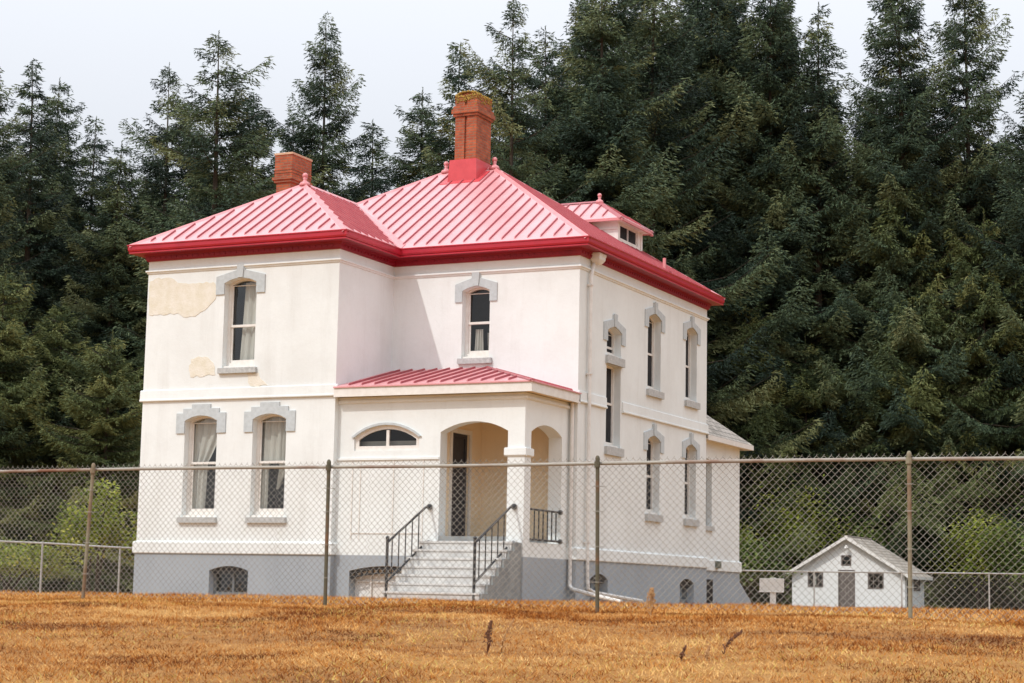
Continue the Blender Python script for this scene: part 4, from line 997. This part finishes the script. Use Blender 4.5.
DEEP = [(-60.5, 40.4, 28.2), (-56.1, 41.1, 27.7), (-54.8, 42.7, 27.2), (-52.2, 44.9, 27.0), (-48.8, 47.2, 27.7), (-47.6, 49.1, 25.7), (-43.6, 50.2, 25.0), (-41.3, 51.3, 22.5), (-38.5, 53.3, 26.2), (-35.4, 54.9, 26.0), (-31.1, 55.2, 22.9), (-29.2, 58.5, 23.4), (-24.5, 56.9, 25.0), (-23.2, 58.9, 24.2), (-19.6, 60.2, 29.5), (-17.2, 61.7, 29.1), (-13.9, 62.8, 35.4), (-10.9, 65.5, 36.1), (-8.1, 65.9, 38.2), (-4.5, 66.8, 35.5), (-2.4, 69.6, 30.8), (1.1, 67.9, 30.1), (4.3, 69.8, 28.4), (7.0, 71.4, 28.4), (8.5, 75.8, 25.3), (11.6, 73.2, 27.8), (15.2, 78.1, 31.5), (18.5, 80.2, 31.7), (20.6, 79.2, 33.0), (23.2, 79.6, 32.8), (27.0, 79.7, 33.2), (30.3, 85.2, 34.4), (33.2, 84.4, 34.2), (-64.6, 45.9, 29.6), (-62.7, 48.3, 30.1), (-59.1, 48.9, 30.6), (-57.4, 50.8, 31.3), (-51.4, 49.7, 28.5), (-48.8, 51.3, 26.5), (-45.8, 53.0, 26.0), (-44.5, 56.6, 24.6), (-42.2, 57.9, 24.9), (-39.5, 58.3, 29.1), (-34.7, 59.9, 26.7), (-32.3, 60.9, 25.1), (-30.3, 62.9, 24.5), (-27.7, 64.6, 26.8), (-25.1, 65.5, 28.2), (-21.7, 66.9, 31.9), (-18.2, 66.5, 34.7), (-14.2, 67.1, 39.6), (-12.2, 68.9, 37.3), (-8.3, 70.0, 39.5), (-5.9, 72.0, 37.3), (-4.0, 73.8, 33.5), (-1.6, 76.8, 30.5), (1.5, 77.7, 33.4), (5.4, 78.1, 29.2), (7.1, 81.0, 28.8), (10.5, 80.6, 30.6), (13.5, 84.0, 32.7), (16.0, 85.0, 34.6), (20.2, 85.2, 31.4), (23.2, 85.6, 32.0), (25.8, 88.6, 33.2), (28.4, 88.1, 35.2), (30.9, 90.2, 36.7), (33.7, 89.5, 34.1), (37.8, 95.0, 36.0), (40.6, 94.9, 35.2), (41.9, 93.7, 35.5), (45.4, 96.8, 36.5), (48.5, 98.7, 36.1), (51.6, 100.9, 39.1), (54.3, 100.2, 37.0), (57.2, 103.4, 38.7), (60.2, 105.3, 38.3), (63.0, 102.7, 37.4), (65.6, 104.1, 37.7), (68.7, 107.3, 40.6), (-69.0, 51.0, 31.9), (-64.7, 50.0, 32.7), (-64.2, 53.9, 33.7), (-58.8, 54.4, 33.2), (-56.5, 55.2, 31.1), (-53.2, 57.2, 28.1), (-50.5, 57.3, 28.9), (-47.9, 60.3, 24.6), (-45.7, 61.0, 27.1), (-41.9, 62.6, 28.0), (-38.9, 64.4, 27.3), (-37.4, 66.5, 26.6), (-34.0, 67.3, 24.4), (-31.9, 69.1, 26.1), (-28.7, 69.1, 28.7), (-24.3, 70.6, 30.5), (-21.2, 71.4, 31.6), (-19.5, 73.1, 41.9), (-16.4, 74.9, 39.4), (-13.2, 75.4, 39.8), (-10.5, 74.2, 39.6), (-7.7, 75.7, 39.1), (-6.1, 80.7, 36.0), (-3.0, 82.2, 34.7), (-0.1, 83.1, 32.9), (3.9, 84.9, 30.5), (6.6, 87.0, 30.5), (9.4, 85.5, 30.1), (12.7, 86.6, 31.5), (14.5, 90.6, 34.0), (17.6, 89.2, 35.3), (20.9, 91.7, 34.0), (23.4, 92.4, 35.7), (26.4, 94.2, 37.5), (30.2, 97.1, 37.4), (31.7, 98.0, 36.6), (35.4, 98.4, 37.6), (38.1, 98.4, 36.2), (40.3, 102.6, 37.8), (43.9, 103.3, 39.1), (45.9, 101.9, 39.4), (49.5, 103.7, 39.6), (52.4, 105.6, 37.8), (55.9, 109.3, 40.8), (58.0, 107.5, 40.8), (60.0, 109.2, 40.5), (63.1, 110.3, 41.2), (67.8, 115.2, 43.3), (69.5, 114.0, 41.2), (73.0, 116.1, 40.9), (-74.3, 57.6, 33.0), (-71.8, 59.2, 33.2), (-66.6, 58.2, 34.4), (-65.5, 62.2, 33.5), (-60.3, 61.4, 32.1), (-59.9, 63.9, 31.8), (-54.9, 64.9, 27.9), (-52.5, 66.8, 27.8), (-49.1, 66.7, 29.4), (-46.6, 68.7, 31.5), (-43.5, 69.0, 29.2), (-42.2, 71.8, 29.0), (-40.6, 74.9, 27.4), (-35.7, 73.6, 26.5), (-33.0, 74.6, 28.2), (-29.0, 76.0, 30.7), (-27.1, 79.4, 34.8), (-24.3, 79.8, 38.1), (-20.8, 79.1, 41.5), (-18.4, 82.1, 41.5), (-15.6, 82.1, 44.6), (-13.4, 84.3, 42.6), (-10.0, 85.5, 44.6), (-7.6, 89.0, 35.6), (-4.7, 90.4, 37.0), (-2.5, 90.4, 37.2), (1.1, 92.2, 35.2), (4.0, 91.8, 32.8), (5.7, 95.5, 30.4), (9.8, 95.1, 34.1), (12.0, 98.1, 36.6), (14.7, 96.7, 35.9), (18.8, 98.8, 37.3), (20.9, 101.8, 37.5), (23.8, 100.4, 36.1), (26.6, 101.2, 39.5), (30.2, 103.5, 37.9), (32.1, 106.6, 40.0), (36.1, 107.9, 39.3), (37.7, 106.7, 40.3)]

for x, y, h, kind, rad, label in TREES: plant_tree(x, y, h, kind, rad, label, 'spruces standing along the edge of the wood')
for x, y, h in DEEP: plant_tree(x, y, h, rt.choice((0,1,1)), rt.uniform(4.2,5.6), 'dark spruce deep in the wood, glimpsed only between the nearer spruces', 'spruces deep in the wood')

def leaf_ball(seed, rx, ry, rz, n, ls, stems=5):
    """bush: stems, then leaf faces gathered on many small sprays"""
    r = random.Random(seed); v, f, t = [], [], []; sb_ = B()
    sprays = []
    for i in range(max(12, n//26)):
        a = r.uniform(0, 6.28); e = math.asin(r.uniform(-.25, 1)); k = r.uniform(.45, 1)*(.8+.35*math.sin(a*3+seed)*math.cos(e*4+seed))
        sprays.append((Vector((rx*k*math.cos(a)*math.cos(e), ry*k*math.sin(a)*math.cos(e), rz*(.45+.55*k*math.sin(e)))), min(1, max(0, r.gauss(.5,.2)))))
    for i in range(stems):
        c = r.choice(sprays)[0]; sb_.tube([(r.uniform(-.15,.15)*rx, r.uniform(-.15,.15)*ry, -.1), (c.x*.4, c.y*.4, c.z*.55), tuple(c)], [.06,.04,.012], 5)
    for c, tone in sprays:
        for j in range(26):
            p = c + Vector((r.gauss(0,.16)*rx*.55+r.gauss(0,.05), r.gauss(0,.16)*ry*.55+r.gauss(0,.05), r.gauss(0,.10)*rz*.6))
            if p.z < 0: p.z = abs(p.z)*.3
            d = Vector((r.uniform(-1,1), r.uniform(-1,1), r.uniform(-.6,.5))).normalized(); a = d.cross(Vector((r.uniform(-.4,.4), r.uniform(-.4,.4), 1))).normalized()*ls*r.uniform(.28,.42)
            l = ls*r.uniform(.8,1.3); k = len(v); m_ = p+d*l*.45
            v.extend([tuple(p), tuple(m_+a), tuple(p+d*l), tuple(m_-a)]); f.append((k,k+1,k+2,k+3)); t.append(min(1, max(0, tone+r.gauss(0,.12))))
    return sb_, (v, f, t)
def bush(x, y, rx, ry, rz, n, ls, m, label, seed, name='bush', group='bushes along the foot of the wood'):
    sb_, vft = leaf_ball(seed, rx, ry, rz, n, ls); z = float(gh(x, y)); root = empty(name, (x, y, z)); tag(root, label, name.split('_')[-1], group)
    for nm, me in (('stems', trunk_mesh(sb_)), ('foliage', crown_mesh('foliage', vft, m))):
        me.name = nm; o = bpy.data.objects.new(nm, me); COL.objects.link(o); o.parent = root
bush(-13.5, 15.8, 2.0, 1.6, 4.2, 2600, .17, BROAD, 'yellow green broad leaved bush beyond the leftmost fence post', 41)
bush(-11.4, 16.6, 1.8, 1.5, 3.9, 2200, .17, BROAD, 'yellow green broad leaved bush against the left wall of the house', 42)
bush(-17.6, 16.4, 3.4, 1.3, 2.0, 5200, .13, BROAD, 'low rounded green hedge behind the back fence at far left', 43, 'hedge', None)
BU = [(-1.6,60.2,2.9,1.8,7.2,BROAD,'bright green bush just left of the shed, tallest of the broad leaved ones'),
 (-4.3,57.4,2.3,1.8,4.9,BROAD,'lower yellow green bush farther left of the shed, towards the house corner'),
 (1.6,62.2,2.2,1.8,5.2,HEDGE,'green bush showing over the left slope of the shed roof'),
 (8.0,62.2,2.5,1.8,5.2,BROAD,'yellow green bush right of the shed, next to the thick fence post'),
 (10.4,60.9,2.4,1.8,4.9,HEDGE,'green bush near the right edge, second along from the shed'),
 (12.6,60.0,2.6,1.8,4.2,HEDGE,'green bush cut by the right edge of the photo'),
 (.9,45.0,1.9,1.5,3.2,HEDGE,'dull green bush beside the right rear corner of the house'),
 (-4.6,49.5,2.4,1.8,3.6,HEDGE,'dull green bush hidden behind the low rear wing')]
for i, (x, y, rx, ry, rz, m, lb) in enumerate(BU): bush(x, y, rx, ry, rz, 5600, .20, m, lb, 50+i)

# ------------------------------------------------------------------ light, sky, camera
SUN = Vector((-.41, -1.0, 1.2)).normalized()
el = math.asin(SUN.z); az = math.atan2(SUN.x, SUN.y)
w = bpy.data.worlds.new('World'); scene.world = w; w.use_nodes = True; N = w.node_tree.nodes; L = w.node_tree.links
bg = N['Background']; sk = N.new('ShaderNodeTexSky'); sk.sky_type = 'NISHITA'; sk.sun_disc = False; sk.sun_elevation = el; sk.sun_rotation = az
sk.air_density = 1.0; sk.dust_density = 4.0; sk.ozone_density = 1.0; sk.altitude = 20
bg.inputs['Strength'].default_value = .10; L.new(sk.outputs[0], bg.inputs['Color'])
# thin bright cloud veil over the blue
bg2 = N.new('ShaderNodeBackground'); bg2.inputs['Color'].default_value = (.91,.94,1.0,1); bg2.inputs['Strength'].default_value = 1.0
tcw = N.new('ShaderNodeTexCoord'); sxw = N.new('ShaderNodeSeparateXYZ'); L.new(tcw.outputs['Generated'], sxw.inputs[0])
# a veiled sky is brighter overhead than at the horizon
vr = N.new('ShaderNodeMapRange'); vr.inputs['From Min'].default_value = .12; vr.inputs['From Max'].default_value = .95; vr.inputs['To Min'].default_value = .82; vr.inputs['To Max'].default_value = 2.4; L.new(sxw.outputs[2], vr.inputs[0]); L.new(vr.outputs[0], bg2.inputs['Strength'])
mxw = N.new('ShaderNodeMixShader'); mxw.inputs[0].default_value = .85
L.new(bg.outputs[0], mxw.inputs[1]); L.new(bg2.outputs[0], mxw.inputs[2]); L.new(mxw.outputs[0], N['World Output'].inputs['Surface'])
sl_ = bpy.data.lights.new('sun', 'SUN'); sl_.energy = 2.0; sl_.angle = math.radians(.8); sl_.color = (1.0, .98, .945)
so = bpy.data.objects.new('sun', sl_); COL.objects.link(so); so.rotation_euler = SUN.to_track_quat('Z', 'Y').to_euler(); so.location = (0, -30, 40)

cam = bpy.data.cameras.new('camera'); co = bpy.data.objects.new('camera', cam); COL.objects.link(co)
yaw, pitch, roll = -.4434, .1338, .0197
Fv = Vector((math.sin(yaw)*math.cos(pitch), math.cos(yaw)*math.cos(pitch), math.sin(pitch))); Rv = Vector((math.cos(yaw), -math.sin(yaw), 0)); Uv = Rv.cross(Fv)
Rq = Rv*math.cos(roll) + Uv*math.sin(roll); Uq = -Rv*math.sin(roll) + Uv*math.cos(roll)
co.matrix_world = Matrix(((Rq.x,Uq.x,-Fv.x,28.0908),(Rq.y,Uq.y,-Fv.y,-37.9485),(Rq.z,Uq.z,-Fv.z,-.8412),(0,0,0,1)))
cam.sensor_width = 36; cam.lens = 1882.2945/1024*36; cam.clip_end = 3000; cam.clip_start = .1
scene.camera = co
scene.view_settings.view_transform = 'Standard'; scene.view_settings.look = 'None'; scene.view_settings.exposure = -.02; scene.view_settings.gamma = 1.0
scene.render.resolution_x, scene.render.resolution_y = 1024, 683
scene.render.engine = 'CYCLES'; scene.cycles.max_bounces = 8; scene.cycles.transparent_max_bounces = 12
